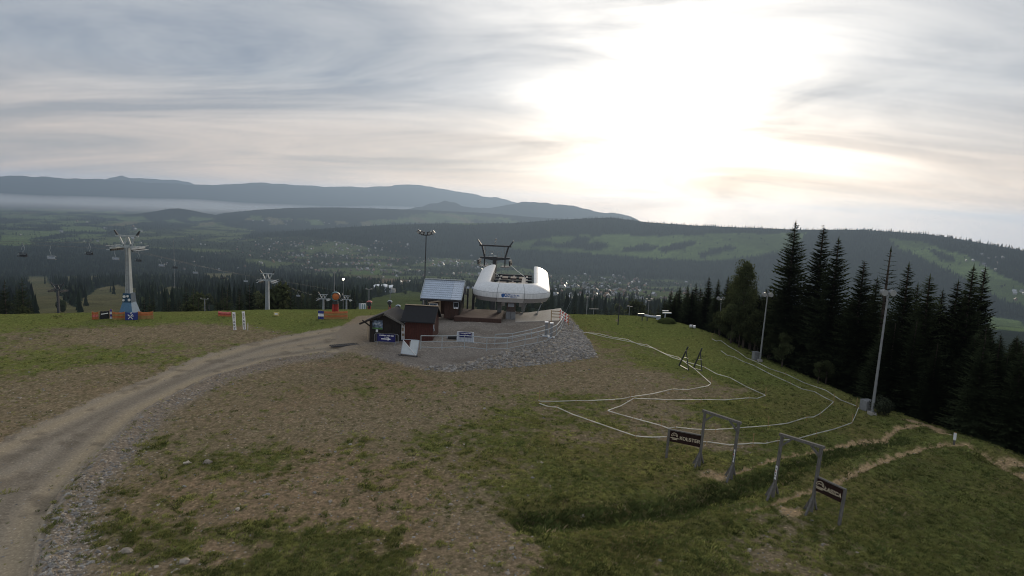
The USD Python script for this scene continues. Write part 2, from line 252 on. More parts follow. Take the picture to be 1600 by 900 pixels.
# ------------------------------------------------------------------ terrain
def flat(px, py, z=0.0):
    d = ray(px, py); t = (z - CAMH) / d[..., 2]; return d[..., 0] * t, d[..., 1] * t
def wpoly(pts, z=0.0): return Polygon(np.stack(flat([p[0] for p in pts], [p[1] for p in pts], z), 1)).buffer(0)
def wline(pts, z=0.0): return LineString(np.stack(flat([p[0] for p in pts], [p[1] for p in pts], z), 1))
def sd(poly, x, y):
    p = shapely.points(x, y); d = shapely.distance(p, poly.boundary); return np.where(shapely.contains_xy(poly, x, y), -d, d)
def dl(line, x, y): return shapely.distance(shapely.points(x, y), line)
ROAD = wpoly([(-500, 900), (-60, 722), (0, 690), (150, 625), (300, 560), (380, 537), (450, 522), (520, 511), (575, 503), (640, 520), (560, 544), (500, 552), (430, 562), (330, 590), (230, 642), (150, 718), (100, 772), (76, 815), (62, 880), (40, 1000), (-100, 1100), (-600, 1100)])
ROAD_R = wline([(50, 940), (62, 880), (76, 815), (100, 772), (150, 718), (230, 642), (330, 590), (430, 562), (500, 552)])
PAD = wpoly([(548, 541), (600, 552), (650, 556), (690, 557), (750, 552), (792, 546), (820, 540), (853, 534), (869, 525), (879, 513), (882, 500), (878, 493), (790, 487), (700, 487), (600, 493), (560, 500)], 0.9)
FOOT = wpoly([(530, 547), (600, 563), (650, 575), (700, 580), (760, 575), (820, 570), (868, 564), (905, 559), (931, 555), (924, 538), (906, 517), (897, 503), (890, 493), (800, 486), (700, 485), (560, 494), (520, 520)])
TRAILS = [(wline(p), w) for p, w in (
 ([(1150, 800), (1185, 793), (1250, 772), (1300, 760), (1350, 735), (1400, 715), (1440, 703), (1480, 697)], 0.15), ([(1480, 697), (1510, 700), (1550, 722), (1620, 760)], 0.15),
 ([(1095, 742), (1150, 735), (1210, 715), (1290, 700), (1345, 688)], 0.14), ([(1345, 688), (1380, 683), (1405, 667), (1440, 662)], 0.22), ([(1420, 655), (1445, 658), (1470, 672), (1492, 688)], 0.42), ([(1575, 728), (1620, 742)], 0.5))]
DITCH = wline([(835, 815), (900, 812), (960, 803), (1050, 792), (1110, 772), (1200, 745), (1280, 722), (1340, 705), (1395, 690)])
BERM = wline([(1250, 742), (1320, 725), (1390, 700), (1440, 690), (1500, 692), (1560, 715), (1620, 745)])
HILL = Polygon([(-75, -60), (-75, 48), (-60, 55), (-46, 57.5), (-26, 65), (-16, 68.5), (7, 71.5), (15, 72.5), (18, 70), (20, 64), (21.4, 52.4), (22.5, 44), (23.9, 39), (26, 34.6), (27, 30), (28.5, 20), (29, -60)])
_RS = np.log([30, 60, 95, 150, 220, 300, 450, 600, 1000, 1700, 2750, 4100, 9000, 30000]); _ZS = [2, 0, -8.5, -20, -32, -44, -62, -82, -130, -200, -290, -293, -297, -300]
def ridge_of(pts, wf, wb):
    az, zc, D = [], [], []
    for px, py, d in pts:
        r = ray(px, py); g = math.hypot(r[0], r[1]); az.append(math.atan2(r[0], r[1])); zc.append(CAMH + d * r[2] / g); D.append(d)
    return np.array(az), np.array(zc), np.array(D), wf, wb
RIDGES = [
 ridge_of([(300, 390, 4600), (370, 374, 4700), (430, 365, 4900), (520, 357, 5000), (600, 352, 5000), (700, 349, 5000), (800, 349, 4900), (850, 345, 4800), (900, 342, 4800), (955, 340, 4800), (1010, 347, 4700), (1080, 352, 4500), (1150, 355, 4400), (1250, 359, 4300), (1350, 359, 4300), (1450, 366, 4200), (1530, 379, 4000), (1600, 392, 3900), (1750, 415, 3700), (1950, 440, 3600)], 1500, 1300),
 ridge_of([(310, 343, 8300), (350, 333, 8400), (400, 328, 8500), (450, 325, 8600), (520, 324, 8600), (600, 326, 8600), (660, 328, 8600), (760, 333, 8500), (830, 339, 8400), (900, 343, 8300), (960, 352, 8300), (1000, 362, 8300)], 2200, 1200),
 ridge_of([(210, 335, 8400), (245, 330, 8400), (262, 326.5, 8400), (278, 325.5, 8400), (296, 328, 8400), (325, 334, 8400)], 800, 600),
 ridge_of([(640, 331, 11000), (660, 327, 11000), (683, 322, 11000), (694, 318.5, 11000), (706, 322, 11000), (725, 326, 11000), (770, 327, 11200), (790, 324.5, 11300), (815, 319, 11400), (835, 317, 11400), (860, 318, 11400), (885, 321, 11400), (905, 327, 11400), (930, 332, 11400), (945, 333, 11400), (965, 333.5, 11400), (985, 339, 11400), (1010, 348, 11400)], 900, 900),
 ridge_of([(-250, 279, 17000), (-100, 277, 17000), (0, 277, 17000), (60, 278, 17000), (110, 279.5, 17000), (150, 281, 17000), (210, 283, 17000), (285, 287, 17000), (350, 289, 17000), (390, 287.5, 17000), (420, 287, 17000), (460, 290, 17000), (520, 291, 17000), (560, 291, 17000), (600, 290.5, 17000), (640, 288.5, 17000), (665, 290, 17000), (700, 296, 17000), (740, 303, 17000), (790, 312, 17000), (820, 320, 17000), (850, 330, 17000), (880, 342, 17000)], 2600, 1500),
 ridge_of([(100, 286, 19500), (140, 280, 19500), (165, 278, 19500), (190, 274.5, 19500), (215, 277.5, 19500), (250, 280, 19500), (300, 286.5, 19500), (340, 292, 19500)], 1200, 800),
]
def h_far(az, r):
    z = np.interp(np.log(np.maximum(r, 1)), _RS, _ZS); x, y = r * np.sin(az), r * np.cos(az)
    z = z + (fbm2(x, y, 1 / 160., 4, 3) - 0.5) * np.clip((r - 110) * 0.05, 0, 24) * (1 - smst(2200, 3600, r) * 0.75)
    z = z - 13 * smst(0.10, 0.5, az) * smst(40, 95, r) * (1 - smst(160, 420, r))
    z = z - 0.042 * np.maximum(r - 5600, 0) * smst(0.07, 0.27, az)
    for az_, zc, D, wf, wb in RIDGES:
        d = np.interp(az, az_, D); c = np.interp(az, az_, zc); e = smst(az_[0] - 0.03, az_[0], az) * (1 - smst(az_[-1], az_[-1] + 0.03, az))
        u = np.where(r < d, np.clip((r - (d - wf)) / wf, 0, 1), np.clip(((d + wb) - r) / wb, 0, 1)); u = u * u * (3 - 2 * u)
        rel = (fbm2(x, y, 1 / (wf * 0.35), 4, 5) - 0.5) * 0.35 * np.sin(np.pi * np.clip(u, 0, 1))
        z = np.where(e * u < 1e-4, z, np.maximum(z, -298 + (c + 298 + (d > 10500) * ((fbm2(x, y, 1 / 900., 4, 6) - .5) * 190 + (fbm2(x, y, 1 / 260., 3, 7) - .5) * 90)) * np.clip(u + rel, 0, 1.02) * e))
    return z
def h_near(x, y, fine=True):
    x, y = np.asarray(x, float), np.asarray(y, float)
    z = (fbm2(x, y, 0.06, 3, 1) - 0.5) * 0.5 + (fbm2(x, y, 0.35, 3, 2) - 0.5) * 0.16
    df, dp = np.maximum(-sd(FOOT, x, y), 0), np.maximum(sd(PAD, x, y), 0)
    pad = df / np.maximum(df + dp, 1e-6); hp = 0.06 + 0.88 * smst(-13.5, -3, x) * (1 - 0.85 * smst(53.5, 49.5, y) * smst(0.5, -4, x))
    z = z * (1 - 0.9 * np.clip(pad * 2, 0, 1)) + hp * pad
    dr = sd(ROAD, x, y); z = z - 0.07 * smst(0.5, -0.6, dr) * (1 - np.clip(pad * 2, 0, 1))
    d = dl(ROAD_R, x, y); z = z + 0.22 * np.exp(-((d - 0.25) / 0.35) ** 2) * (dr > -0.2) * (1 - pad)
    for ln, w in TRAILS: z = z - 0.16 * np.exp(-(dl(ln, x, y) / (w * 1.3)) ** 2)
    z = z - 0.55 * np.exp(-(dl(DITCH, x, y) / 0.75) ** 2) + 0.45 * np.exp(-(dl(BERM, x, y) / 0.9) ** 2)
    if fine: z = z + ((fbm2(x, y, 2.2, 4, 8) - 0.5) * 0.13 + (fbm2(x, y, 7.0, 2, 9) - 0.5) * 0.07) * (1 - 0.75 * smst(0.3, -0.3, dr)) * (1 - 0.8 * (dp <= 0))
    return z
def height(x, y, fine=True):
    x, y = np.asarray(x, float), np.asarray(y, float); r = np.hypot(x, y); az = np.arctan2(x, y)
    t = np.maximum(sd(HILL, x, y), 0); w = smst(0, 26, t); near = r < 130
    zn = np.zeros_like(r); zn[near] = h_near(x[near], y[near], fine)
    right = smst(0.18, 0.42, az) * (r < 400)
    zn = zn - np.where(az > 0.2, 0.42, 0.1) * np.maximum(t - 0.5, 0) * smst(0, 4, t)
    return zn * (1 - w) + (h_far(az, r) - 0.0 * right) * w
def hz(x, y): return float(height(np.array([x]), np.array([y]), False)[0])
def G(px, py):
    """the point of the hilltop seen at a pixel of the photograph"""
    z = 0.0
    for _ in range(25):
        x, y = flat(px, py, z); z = 0.5 * z + 0.5 * hz(float(x), float(y))
    return np.array([float(x), float(y), hz(float(x), float(y))])
def Z_at(px, py, p):
    """height of the sight line through a pixel above the ground point p"""
    d = ray(px, py); return CAMH + d[2] / math.hypot(d[0], d[1]) * math.hypot(p[0], p[1])
_fr = np.exp(np.linspace(math.log(62), math.log(24000), 700))
def hit_far(px, py, rmin=62):
    """where sight lines meet the far terrain: x, y, z, r (nan where they meet sky)"""
    d = ray(px, py); g = np.hypot(d[..., 0], d[..., 1]); az = np.arctan2(d[..., 0], d[..., 1]); sl = d[..., 2] / g
    out = np.full(len(az), np.nan)
    for k in range(0, len(az), 4000):
        a = az[k:k + 4000, None] + 0 * _fr[None]; hh = height_grid(a, _fr[None] + 0 * a); los = CAMH + sl[k:k + 4000, None] * _fr[None]
        below = (los < hh) & (_fr[None] >= rmin); i = below.argmax(1); out[k:k + 4000] = np.where(below.any(1), _fr[i], np.nan)
    x, y = out * np.sin(az), out * np.cos(az); ok = np.isfinite(out); z = np.full(len(az), np.nan); z[ok] = height(x[ok], y[ok], False); return x, y, z, out
_azs = np.concatenate([np.linspace(-math.pi, -1.0, 60, endpoint=False), np.linspace(-1.0, -0.82, 24, endpoint=False), np.linspace(-0.82, 0.82, 760, endpoint=False), np.linspace(0.82, 1.0, 24, endpoint=False), np.linspace(1.0, math.pi, 60, endpoint=False)])
_r1 = np.concatenate([[2.0, 6.0, 11.0], np.exp(np.linspace(math.log(15.5), math.log(80), 380)), np.exp(np.linspace(math.log(80), math.log(130), 26))[1:]])
_r2 = np.concatenate([np.exp(np.linspace(math.log(130), math.log(24000), 420))])
_A1, _R1 = np.meshgrid(_azs, _r1); _A2, _R2 = np.meshgrid(_azs, _r2)
X1, Y1, X2, Y2 = _R1 * np.sin(_A1), _R1 * np.cos(_A1), _R2 * np.sin(_A2), _R2 * np.cos(_A2)
Z1 = height(X1.ravel(), Y1.ravel()).reshape(X1.shape); Z2 = height(X2.ravel(), Y2.ravel(), False).reshape(X2.shape); Z1[-1] = Z2[0]
_lr2 = np.log(_r2); _ZC = np.vstack([Z1[383:-1], Z2]); _lrc = np.log(np.concatenate([_r1[383:-1], _r2]))
from scipy.interpolate import RegularGridInterpolator
_hgi = RegularGridInterpolator((_lrc, _azs), _ZC, bounds_error=False, fill_value=None)
def height_grid(a, r): return _hgi(np.stack([np.log(np.clip(r, _r1[383], 24000)), np.clip(a, -3.1, 3.1)], -1))

# grass cover of the hilltop: control points (photo x, y, cover)
_cp = np.array([(50,500,.95),(200,500,1),(400,500,.95),(520,496,.95),(30,532,.5),(150,517,.12),(250,521,.12),(350,518,.2),(60,562,.6),(200,550,.6),(130,600,.3),(30,625,.18),(60,645,.1),(180,585,.25),(280,535,.42),(20,662,.05),
 (480,590,.3),(600,600,.45),(700,590,.25),(600,640,.26),(480,660,.22),(400,700,.3),(370,722,.75),(550,700,.32),(650,740,.36),(720,700,.56),(700,760,.44),(600,790,.3),(450,780,.22),(300,740,.38),(230,800,.45),(255,838,.68),(330,850,.35),(200,870,.3),(300,800,.3),(400,850,.5),(450,878,.75),(560,872,.72),(600,845,.5),(650,830,.35),(700,860,.3),(750,880,.12),(800,870,.25),
 (800,600,.33),(900,585,.2),(1000,595,.2),(1060,610,.25),(950,560,.35),(930,525,.6),(1000,510,.95),(1100,530,.98),(1150,580,.98),(1020,560,.75),(880,640,.55),(950,630,.5),(1000,650,.38),(1080,660,.3),(1110,600,.45),(1150,650,.95),(1250,640,1),(1300,680,1),(920,680,.5),(900,720,.75),(1000,720,.85),(850,760,.65),(820,700,.62),(950,780,.85),(900,830,.95),(1000,850,.85),(1100,800,.85),(1170,760,.95),(1050,890,.65),(1200,850,.45),(1280,850,.42),(1230,820,.5),(1350,800,.85),(1350,870,.68),(1450,750,1),(1450,850,.95),(1570,800,1),(1400,700,1),(1550,870,.9),(900,885,.65),(1700,850,1),(-150,560,.6),(-150,640,.4),(800,492,1),(640,488,1),(1600,950,.9),(300,950,.8),(800,950,.4),(1200,950,.7)], float)
_cx, _cy = flat(_cp[:, 0], _cp[:, 1]); _ca, _cl = np.arctan2(_cx, _cy), np.log(np.hypot(_cx, _cy))
def grass_cover(x, y):
    a, l = np.arctan2(x, y), np.log(np.maximum(np.hypot(x, y), 1)); num = np.zeros_like(a); den = np.full_like(a, 1e-9)
    for ca, cl, c in zip(_ca, _cl, _cp[:, 2]):
        w = np.exp(-(((a - ca) / 0.055) ** 2 + ((l - cl) / 0.06) ** 2)) + 1e-5 / (((a - ca) / 0.055) ** 2 + ((l - cl) / 0.06) ** 2 + .3); num += w * c; den += w
    return num / den
def masks(x, y):
    g = grass_cover(x, y); n1, n2, n3 = fbm2(x, y, 0.55, 3, 11), fbm2(x, y, 2.4, 3, 12), fbm2(x, y, 6.5, 2, 13)
    g = smst(0.34, 0.66, g + (n1 - .5) * .55 + (n2 - .5) * .85 + (n3 - .5) * .5)
    road = smst(0.35, -0.25, sd(ROAD, x, y) + (n2 - .5) * 1.1 + (n3 - .5) * .5); sp, sf = sd(PAD, x, y), sd(FOOT, x, y)
    pad = smst(0.2, -0.2, sf + (n2 - .5) * .8 + (n3 - .5) * .4); d = dl(ROAD_R, x, y); dr = sd(ROAD, x, y)
    wind = np.clip(np.exp(-((d - 0.7) / 0.8) ** 2) * (dr > -0.1) * smst(-24, -20, -np.abs(x + 18) * 1.0 - 2), 0, 1) * smst(0.25, 0.55, n2 + .15)
    tr = np.zeros_like(x)
    for ln, w in TRAILS: tr = np.maximum(tr, smst(w * 1.2, w * 0.4, dl(ln, x, y) + (n2 - .5) * .5 + (n3 - .5) * .3))
    for px, py, rr in ((1117, 741, 0.75), (1085, 790, 0.6), (1240, 800, .8), (1415, 668, .6)):
        cx, cy = flat(px, py); tr = np.maximum(tr, smst(rr, rr * .3, np.hypot((x - cx), (y - cy) * 1.3) + (n2 - .5) * .9))
    g = g * (1 - tr) * (1 - 0.97 * road) * (1 - pad) * (1 - .85 * wind)
    return dict(g=g, road=road, pad=pad, steep=pad * (sp > 0.05), wind=wind, trail=tr, n1=n1, n2=n2, n3=n3, sp=sp, ditch=np.exp(-(dl(DITCH, x, y) / 0.8) ** 2))
def mixc(c, d, w): return c * (1 - w[:, None]) + np.asarray(d) * w[:, None]
def near_albedo(x, y):
    m = masks(x, y); n0 = fbm2(x, y, 0.12, 3, 15)
    c = mixc(np.tile([0.195, 0.165, 0.122], (len(x), 1)), (0.215, 0.168, 0.122), smst(.48, .66, n0)); c = mixc(c, (0.25, 0.222, 0.175), smst(.5, .75, m['n2']) * .8); c = mixc(c, (0.10, 0.094, 0.058), smst(.54, .34, m['n3']) * .7)
    gc = mixc(np.tile([0.098, 0.122, 0.040], (len(x), 1)), (0.14, 0.13, 0.055), smst(.42, .66, fbm2(x, y, 0.25, 3, 17))); gc = mixc(gc, (0.06, 0.07, 0.028), smst(.55, .3, m['n2']) * .6)
    gc = mixc(gc, (0.125, 0.162, 0.05), smst(38, 58, np.hypot(x, y)) * .7); gc = mixc(gc, (0.036, 0.045, 0.018), m['ditch'] * .6)
    c = mixc(c, gc, m['g'] * .92)
    dr = -sd(ROAD, x, y); rc = mixc(np.tile([0.265, 0.238, 0.20], (len(x), 1)), (0.31, 0.265, 0.20), np.exp(-((dr - 0.75) / 0.5) ** 2)); rc = mixc(rc, (0.28, 0.24, 0.185), np.exp(-((dr - 3.0) / 0.45) ** 2) * .8); rc = mixc(rc, (0.165, 0.145, 0.12), (np.exp(-((dr - 1.75) / 0.4) ** 2) + np.exp(-((dr - 4.1) / 0.5) ** 2)) * (.35 + .6 * m['n1'])); rc = mixc(rc, (0.14, 0.122, 0.10), smst(.56, .7, fbm2(x, y, 1.1, 3, 31)) * .6); rc = mixc(rc, (0.17, 0.148, 0.122), smst(.55, .75, n0 * .6 + m['n1'] * .4) * .7)
    c = mixc(c, rc, m['road']); c = mixc(c, (0.205, 0.188, 0.18), m['wind'] * .8)
    pc = mixc(np.tile([0.19, 0.183, 0.185], (len(x), 1)), (0.15, 0.14, 0.138), smst(.4, .7, m['n1'])); pc = mixc(pc, (0.24, 0.225, 0.21), (m['sp'] > 0) * 0.7 * smst(-8, -3, x)); pc = mixc(pc, (0.225, 0.195, 0.16), smst(-9, -13, x))
    c = mixc(c, pc, m['pad']); c = mixc(c, (0.33, 0.255, 0.17), m['trail'] * .9)
    c = c * np.where((m['road'] > .5)[:, None], np.array([1.42, 1.34, 1.22]), np.array([1.56, 1.42, 1.2])); far = smst(0, 6, sd(HILL, x, y)); c = mixc(c, (0.05, 0.052, 0.028), far * .8)
    return c, m
def sheet(name, X, Y, Z, sel, mat, col, label, cat):
    """the faces of a polar grid picked by sel (per face) as one mesh with its own albedo"""
    n, mcols = X.shape; i, j = np.nonzero(sel); j2 = (j + 1) % mcols
    q = np.stack([i * mcols + j, i * mcols + j2, (i + 1) * mcols + j2, (i + 1) * mcols + j], 1); f = np.vstack([q[:, [0, 2, 1]], q[:, [0, 3, 2]]])
    used, inv = np.unique(f, return_inverse=True); v = np.stack([X.ravel()[used], Y.ravel()[used], Z.ravel()[used]], 1); f = inv.reshape(-1, 3)
    p = '/World/' + numbered('/World', name); m = usdkit.mesh(stage, p, (v, f), f'{L}/{mat}', True)
    UsdGeom.PrimvarsAPI(m).CreatePrimvar('albedo', Sdf.ValueTypeNames.Color3fArray, 'vertex').Set(Vt.Vec3fArray.FromNumpy(col[used].astype(np.float32)))
    tag(m.GetPrim(), label, cat, None, 'structure')
C1, MK = near_albedo(X1.ravel(), Y1.ravel())
fmean = lambda a: (a.reshape(X1.shape)[:-1] + a.reshape(X1.shape)[1:])[:, :] / 2
fr, fp, fs = fmean(MK['road']) > .5, fmean(MK['pad']) > .5, fmean((MK['sp'] > 0) * 1.0) > .5
emb = fp & fs & ~fr & (X1[:-1] > -3.5) & (Y1[:-1] < 68); padsel = fp & ~emb & ~(fr & fs); roadsel = fr & ~padsel & ~emb
sheet('meadow_ground', X1, Y1, Z1, ~(roadsel | padsel | emb), 'ground', C1, 'patchy grass and bare brown soil of the hilltop', 'ground')
sheet('gravel_road', X1, Y1, Z1, roadsel, 'road', C1, 'pale dirt and gravel track curving up from lower left to the huts', 'road')
sheet('gravel_pad', X1, Y1, Z1, padsel, 'gravel', C1, 'flat grey gravel yard around the chairlift station and huts', 'pavement')
sheet('gravel_embankment', X1, Y1, Z1, emb, 'gravel', C1, 'steep loose grey stone slope below the railing of the gravel yard', 'embankment')

# ------------------------------------------------------------------ far land cover, drawn as patches on the land
def ppoly(p): return Polygon(p).buffer(0)
VILLAGE = [ppoly([(360, 374), (470, 368), (560, 384), (650, 402), (770, 408), (860, 428), (1100, 440), (1120, 480), (880, 482), (640, 446), (560, 440), (440, 422), (330, 395)]), ppoly([(0, 345), (200, 348), (330, 350), (400, 360), (330, 395), (210, 385), (0, 372)])]
FIELDS = [ppoly(p) for p in ([(800, 379), (870, 369), (960, 367), (1040, 368), (1130, 366), (1260, 363), (1240, 392), (1150, 405), (1100, 409), (1040, 405), (960, 399), (880, 393), (800, 389)], [(1390, 373), (1440, 377), (1500, 392), (1560, 428), (1600, 444), (1680, 470), (1640, 490), (1560, 468), (1500, 432), (1450, 408), (1400, 388)], [(1540, 492), (1590, 500), (1620, 520), (1550, 515)],
 [(560, 424), (590, 422), (600, 433), (570, 437), (540, 430)], [(0, 384), (0, 370), (40, 372), (60, 383)])]
FIELDWOODS = [ppoly(p) for p in ([(826, 384), (842, 376), (870, 380), (940, 377), (952, 384), (935, 392), (880, 388)], [(966, 389), (1010, 382), (1034, 387), (985, 396)], [(1020, 391), (1080, 376), (1092, 381), (1040, 396)], [(1085, 399), (1140, 382), (1150, 387), (1100, 403)], [(890, 375), (905, 370), (928, 373), (915, 379)], [(1440, 388), (1475, 396), (1500, 412), (1470, 405)], [(1400, 362), (1500, 380), (1530, 400), (1480, 392)])]
HAZY_FIELDS = [ppoly(p) for p in ([(395, 337), (460, 341), (560, 346), (600, 344), (700, 336), (800, 341), (850, 343), (800, 348), (720, 351), (640, 348), (560, 353), (430, 351), (375, 346)], [(600, 330), (700, 333), (760, 337), (700, 343), (620, 341)], [(0, 336), (120, 334), (210, 338), (330, 340), (350, 350), (200, 362), (120, 374), (60, 380), (0, 382)], [(0, 325), (250, 329), (240, 334), (0, 333)])]
CLEAR = [ppoly(p) for p in ([(60, 500), (48, 455), (38, 425), (44, 404), (66, 402), (70, 432), (92, 462), (118, 480), (124, 500)], [(126, 500), (128, 468), (150, 452), (185, 444), (214, 452), (216, 500)], [(240, 461), (262, 447), (292, 451), (285, 459)], [(222, 404), (262, 394), (294, 397), (304, 416), (290, 426), (240, 426), (226, 414)], [(316, 420), (345, 407), (366, 422), (362, 436), (326, 440)], [(98, 424), (110, 412), (126, 415), (124, 436), (104, 438)], [(138, 440), (142, 400), (156, 400), (150, 438)],
 [(538, 502), (560, 478), (582, 466), (640, 453), (662, 458), (655, 500)], [(590, 443), (596, 434), (640, 437), (632, 446)], [(560, 424), (590, 422), (600, 433), (570, 437), (540, 430)], [(800, 495), (800, 489), (1000, 493), (1000, 502)], [(715, 495), (718, 450), (745, 450), (745, 492)])]
def inany(polys, px, py):
    o = np.zeros(len(px), bool)
    for p in polys: o |= shapely.contains_xy(p, px, py)
    return o
def cover(x, y, z):
    """land cover at a point: 0 forest, 1 green field, 2 village, 3 clearing, 4 hazy farmland; and its colour"""
    px, py, w = proj(np.stack([x, y, z], -1)); r = np.hypot(x, y)
    jx, jy = (fbm2(x, y, 1 / 90., 3, 21) - .5) * 14, (fbm2(x, y, 1 / 90., 3, 22) - .5) * 7; px, py = px + jx, py + jy
    k = np.zeros(len(x), int); ok = w > 1
    k[inany(VILLAGE, px, py) & ok & (r > 900)] = 2; k[inany(HAZY_FIELDS, px, py) & ok & (r > 2200)] = 4; k[inany(FIELDS, px, py) & ok & (r > 600)] = 1
    k[inany(FIELDWOODS, px, py) & ok] = 0; k[inany(CLEAR, px, py) & ok & (r < 2500)] = 3
    ang = 0.5; u, v = x * math.cos(ang) + y * math.sin(ang), -x * math.sin(ang) + y * math.cos(ang)
    su = np.floor(u / 130 + 0.4 * np.sin(v / 300)); hsh = np.abs(np.sin(su * 12.9898 + np.floor(v / 900) * 78.233) * 43758.5453) % 1
    n = fbm2(x, y, 1 / 260., 4, 23)
    k[(k == 4) & (n + (hsh - .5) * .3 < .50)] = 0
    c = np.tile([0.021, 0.029, 0.019], (len(x), 1))
    field = np.array([0.098, 0.135, 0.045]) * (0.72 + 0.6 * hsh)[:, None]; field[(hsh > .86) & (k != 1)] = (0.16, 0.145, 0.07)
    c = np.where((k == 1)[:, None] | (k == 4)[:, None], field * np.where(k == 4, .8, 1)[:, None] + np.where(k == 4, .012, 0)[:, None], c); c[k == 2] = (0.042, 0.052, 0.030); c = np.where(((k == 2) & (fbm2(x, y, 1 / 180., 3, 41) > .53))[:, None], np.array([0.10, 0.12, 0.05]), c); c = np.where((k == 0)[:, None], c * (0.6 + 0.9 * fbm2(x, y, 1 / 140., 4, 42))[:, None], c); c = np.where((k == 3)[:, None], np.array([0.115, 0.108, 0.055]) + (n - .5)[:, None] * np.array([.14, .09, .05]), c)
    brown = inany([ppoly([(590, 443), (596, 434), (640, 437), (632, 446)]), ppoly([(228, 404), (262, 396), (294, 399), (300, 411), (262, 415), (234, 413)])], px, py) & ok & (k == 3); c[brown] = (0.15, 0.115, 0.075)
    piste = inany([ppoly([(538, 502), (560, 478), (582, 466), (640, 453), (662, 458), (655, 500)])], px, py) & (k == 3); c[piste] = (0.088, 0.105, 0.042)
    return k, np.clip(c, 0.01, .5)
_kf, C2 = cover(X2.ravel(), Y2.ravel(), Z2.ravel())
w_ = smst(130, 160, _R2.ravel()); C2 = C2 * w_[:, None] + np.array([0.05, 0.052, 0.028]) * (1 - w_)[:, None]
for nm, a, b, lab, cat in (('hillside', 0, 1500, 'wooded hillside falling away behind the hilltop', 'hillside'), ('valley', 1500, 3300, 'valley floor with the village and trees', 'valley'), ('wooded_ridge', 3300, 6000, 'long dark wooded ridge with green meadows across the valley', 'hill'),
                           ('distant_hills', 6000, 9900, 'pale green farmed hills behind the dark ridge', 'hill'), ('hazy_peaks', 9900, 13400, 'small hazy wooded hills with one conical peak', 'hill'), ('mountains', 13400, 30000, 'faint blue mountain range on the left skyline', 'mountain')):
    rr = _r2[:-1]; s = ((rr >= a) & (rr < b))[:, None] & np.ones((1, len(_azs)), bool); sheet(nm, X2, Y2, Z2, s, 'far_ground', C2, lab, cat)

# ------------------------------------------------------------------ chairlift station: U-shaped white shell on columns
def arc(cx, cy, r, a0, a1, n): return [(cx + r * math.cos(math.radians(a)), cy + r * math.sin(math.radians(a))) for a in np.linspace(a0, a1, n)]
S0 = G(796, 503); S0[2] = hz(0.0, 58.0)
st = thing('chairlift_station', 'large white U-shaped chairlift station with blue logo on its rounded front', 'chairlift station', S0, math.radians(-1.5))
AX, LEN = 2.8, 12.5
pathc = [(-AX, LEN), (-AX, 8.6), (-AX, 5.0), (-AX, 2.8)] + arc(-AX + 1.75, 2.8, 1.75, 180, 270, 8)[1:] + [(-0.98, 1.05), (0.98, 1.05)] + arc(AX - 1.75, 2.8, 1.75, 270, 360, 8) + [(AX, 5.0), (AX, 8.6), (AX, LEN)]
pathc = np.array(pathc); seg = np.r_[0, np.cumsum(np.linalg.norm(np.diff(pathc, axis=0), axis=1))]
def path_at(s):
    s = np.clip(s, 0, seg[-1]); x, y = np.interp(s, seg, pathc[:, 0]), np.interp(s, seg, pathc[:, 1])
    e = 0.12; d = np.array([np.interp(s + e, seg, pathc[:, 0]) - np.interp(s - e, seg, pathc[:, 0]), np.interp(s + e, seg, pathc[:, 1]) - np.interp(s - e, seg, pathc[:, 1])]); d /= np.linalg.norm(d)
    return np.array([x, y]), np.array([d[1], -d[0]])
def sweep(profile, s0, s1, closed=False, step=0.3):
    ss = np.linspace(s0, s1, max(2, int((s1 - s0) / step) + 1)); P = np.array(profile); n = len(P); V = []
    for s in ss:
        c, o = path_at(s); o = -o if False else o
        lift = 0.075 * max(c[1] - 2.6, 0)
        for a, z in P:
            z = ZB + (z - ZB) * (HK if z > ZB else 1); V.append((c[0] - o[0] * -a * -1 if False else c[0] + o[0] * a * SGN, c[1] + o[1] * a * SGN, z + lift))
    m = n if closed else n - 1; f = []
    for i in range(len(ss) - 1):
        for j in range(m):
            a, b = i * n + j, i * n + (j + 1) % n; f += [[a, b, b + n], [a, b + n, a + n]]
    if closed:
        for k, sg in ((0, 1), (len(ss) - 1, -1)):
            for j in range(1, n - 1): f.append([k * n, k * n + (j + 1 if sg > 0 else j), k * n + (j if sg > 0 else j + 1)])
    return V, f
_c, _o = path_at(0.1); SGN = 1.0 if _o[0] < 0 else -1.0
ZB = 2.25
HK = 0.72
white_up = [(-0.62, ZB + 1.62), (-0.58, ZB + 1.80), (-0.42, ZB + 1.86), (-0.1, ZB + 1.80), (0.32, ZB + 1.58), (0.66, ZB + 1.30), (0.92, ZB + 0.98), (1.03, ZB + 0.76)]
white_lo = [(1.035, ZB + 0.72), (1.07, ZB + 0.42), (1.05, ZB + 0.06)]
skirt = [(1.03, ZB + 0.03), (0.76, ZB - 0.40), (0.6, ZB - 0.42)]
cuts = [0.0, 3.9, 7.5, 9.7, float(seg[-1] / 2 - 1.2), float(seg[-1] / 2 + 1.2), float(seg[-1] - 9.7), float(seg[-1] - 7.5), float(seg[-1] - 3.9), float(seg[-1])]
back = MB().add(*sweep([(-0.6, ZB - 0.38), (-0.58, ZB + 1.6), (-0.5, ZB + 1.76), (-0.4, ZB + 1.81), (-0.12, ZB + 1.75), (0.28, ZB + 1.54), (0.61, ZB + 1.26), (0.87, ZB + 0.95), (0.98, ZB + 0.74), (1.0, ZB + 0.05), (0.72, ZB - 0.38)], 0.02, seg[-1] - 0.02, True))
part(st, 'shell_frame', back, 'dark_steel', 40)
def thick(v, f, t=0.03):
    tm = trimesh.Trimesh(v, f, process=False); n = np.array(tm.vertex_normals); v = np.asarray(v); b = v - n * t; m = len(v); e = tm.edges[trimesh.grouping.group_rows(tm.edges_sorted, require_count=1)]
    return np.vstack([v, b]), np.vstack([f, np.asarray(f)[:, ::-1] + m] + [[[a, c + m, c], [a, a + m, c + m]] for a, c in e])
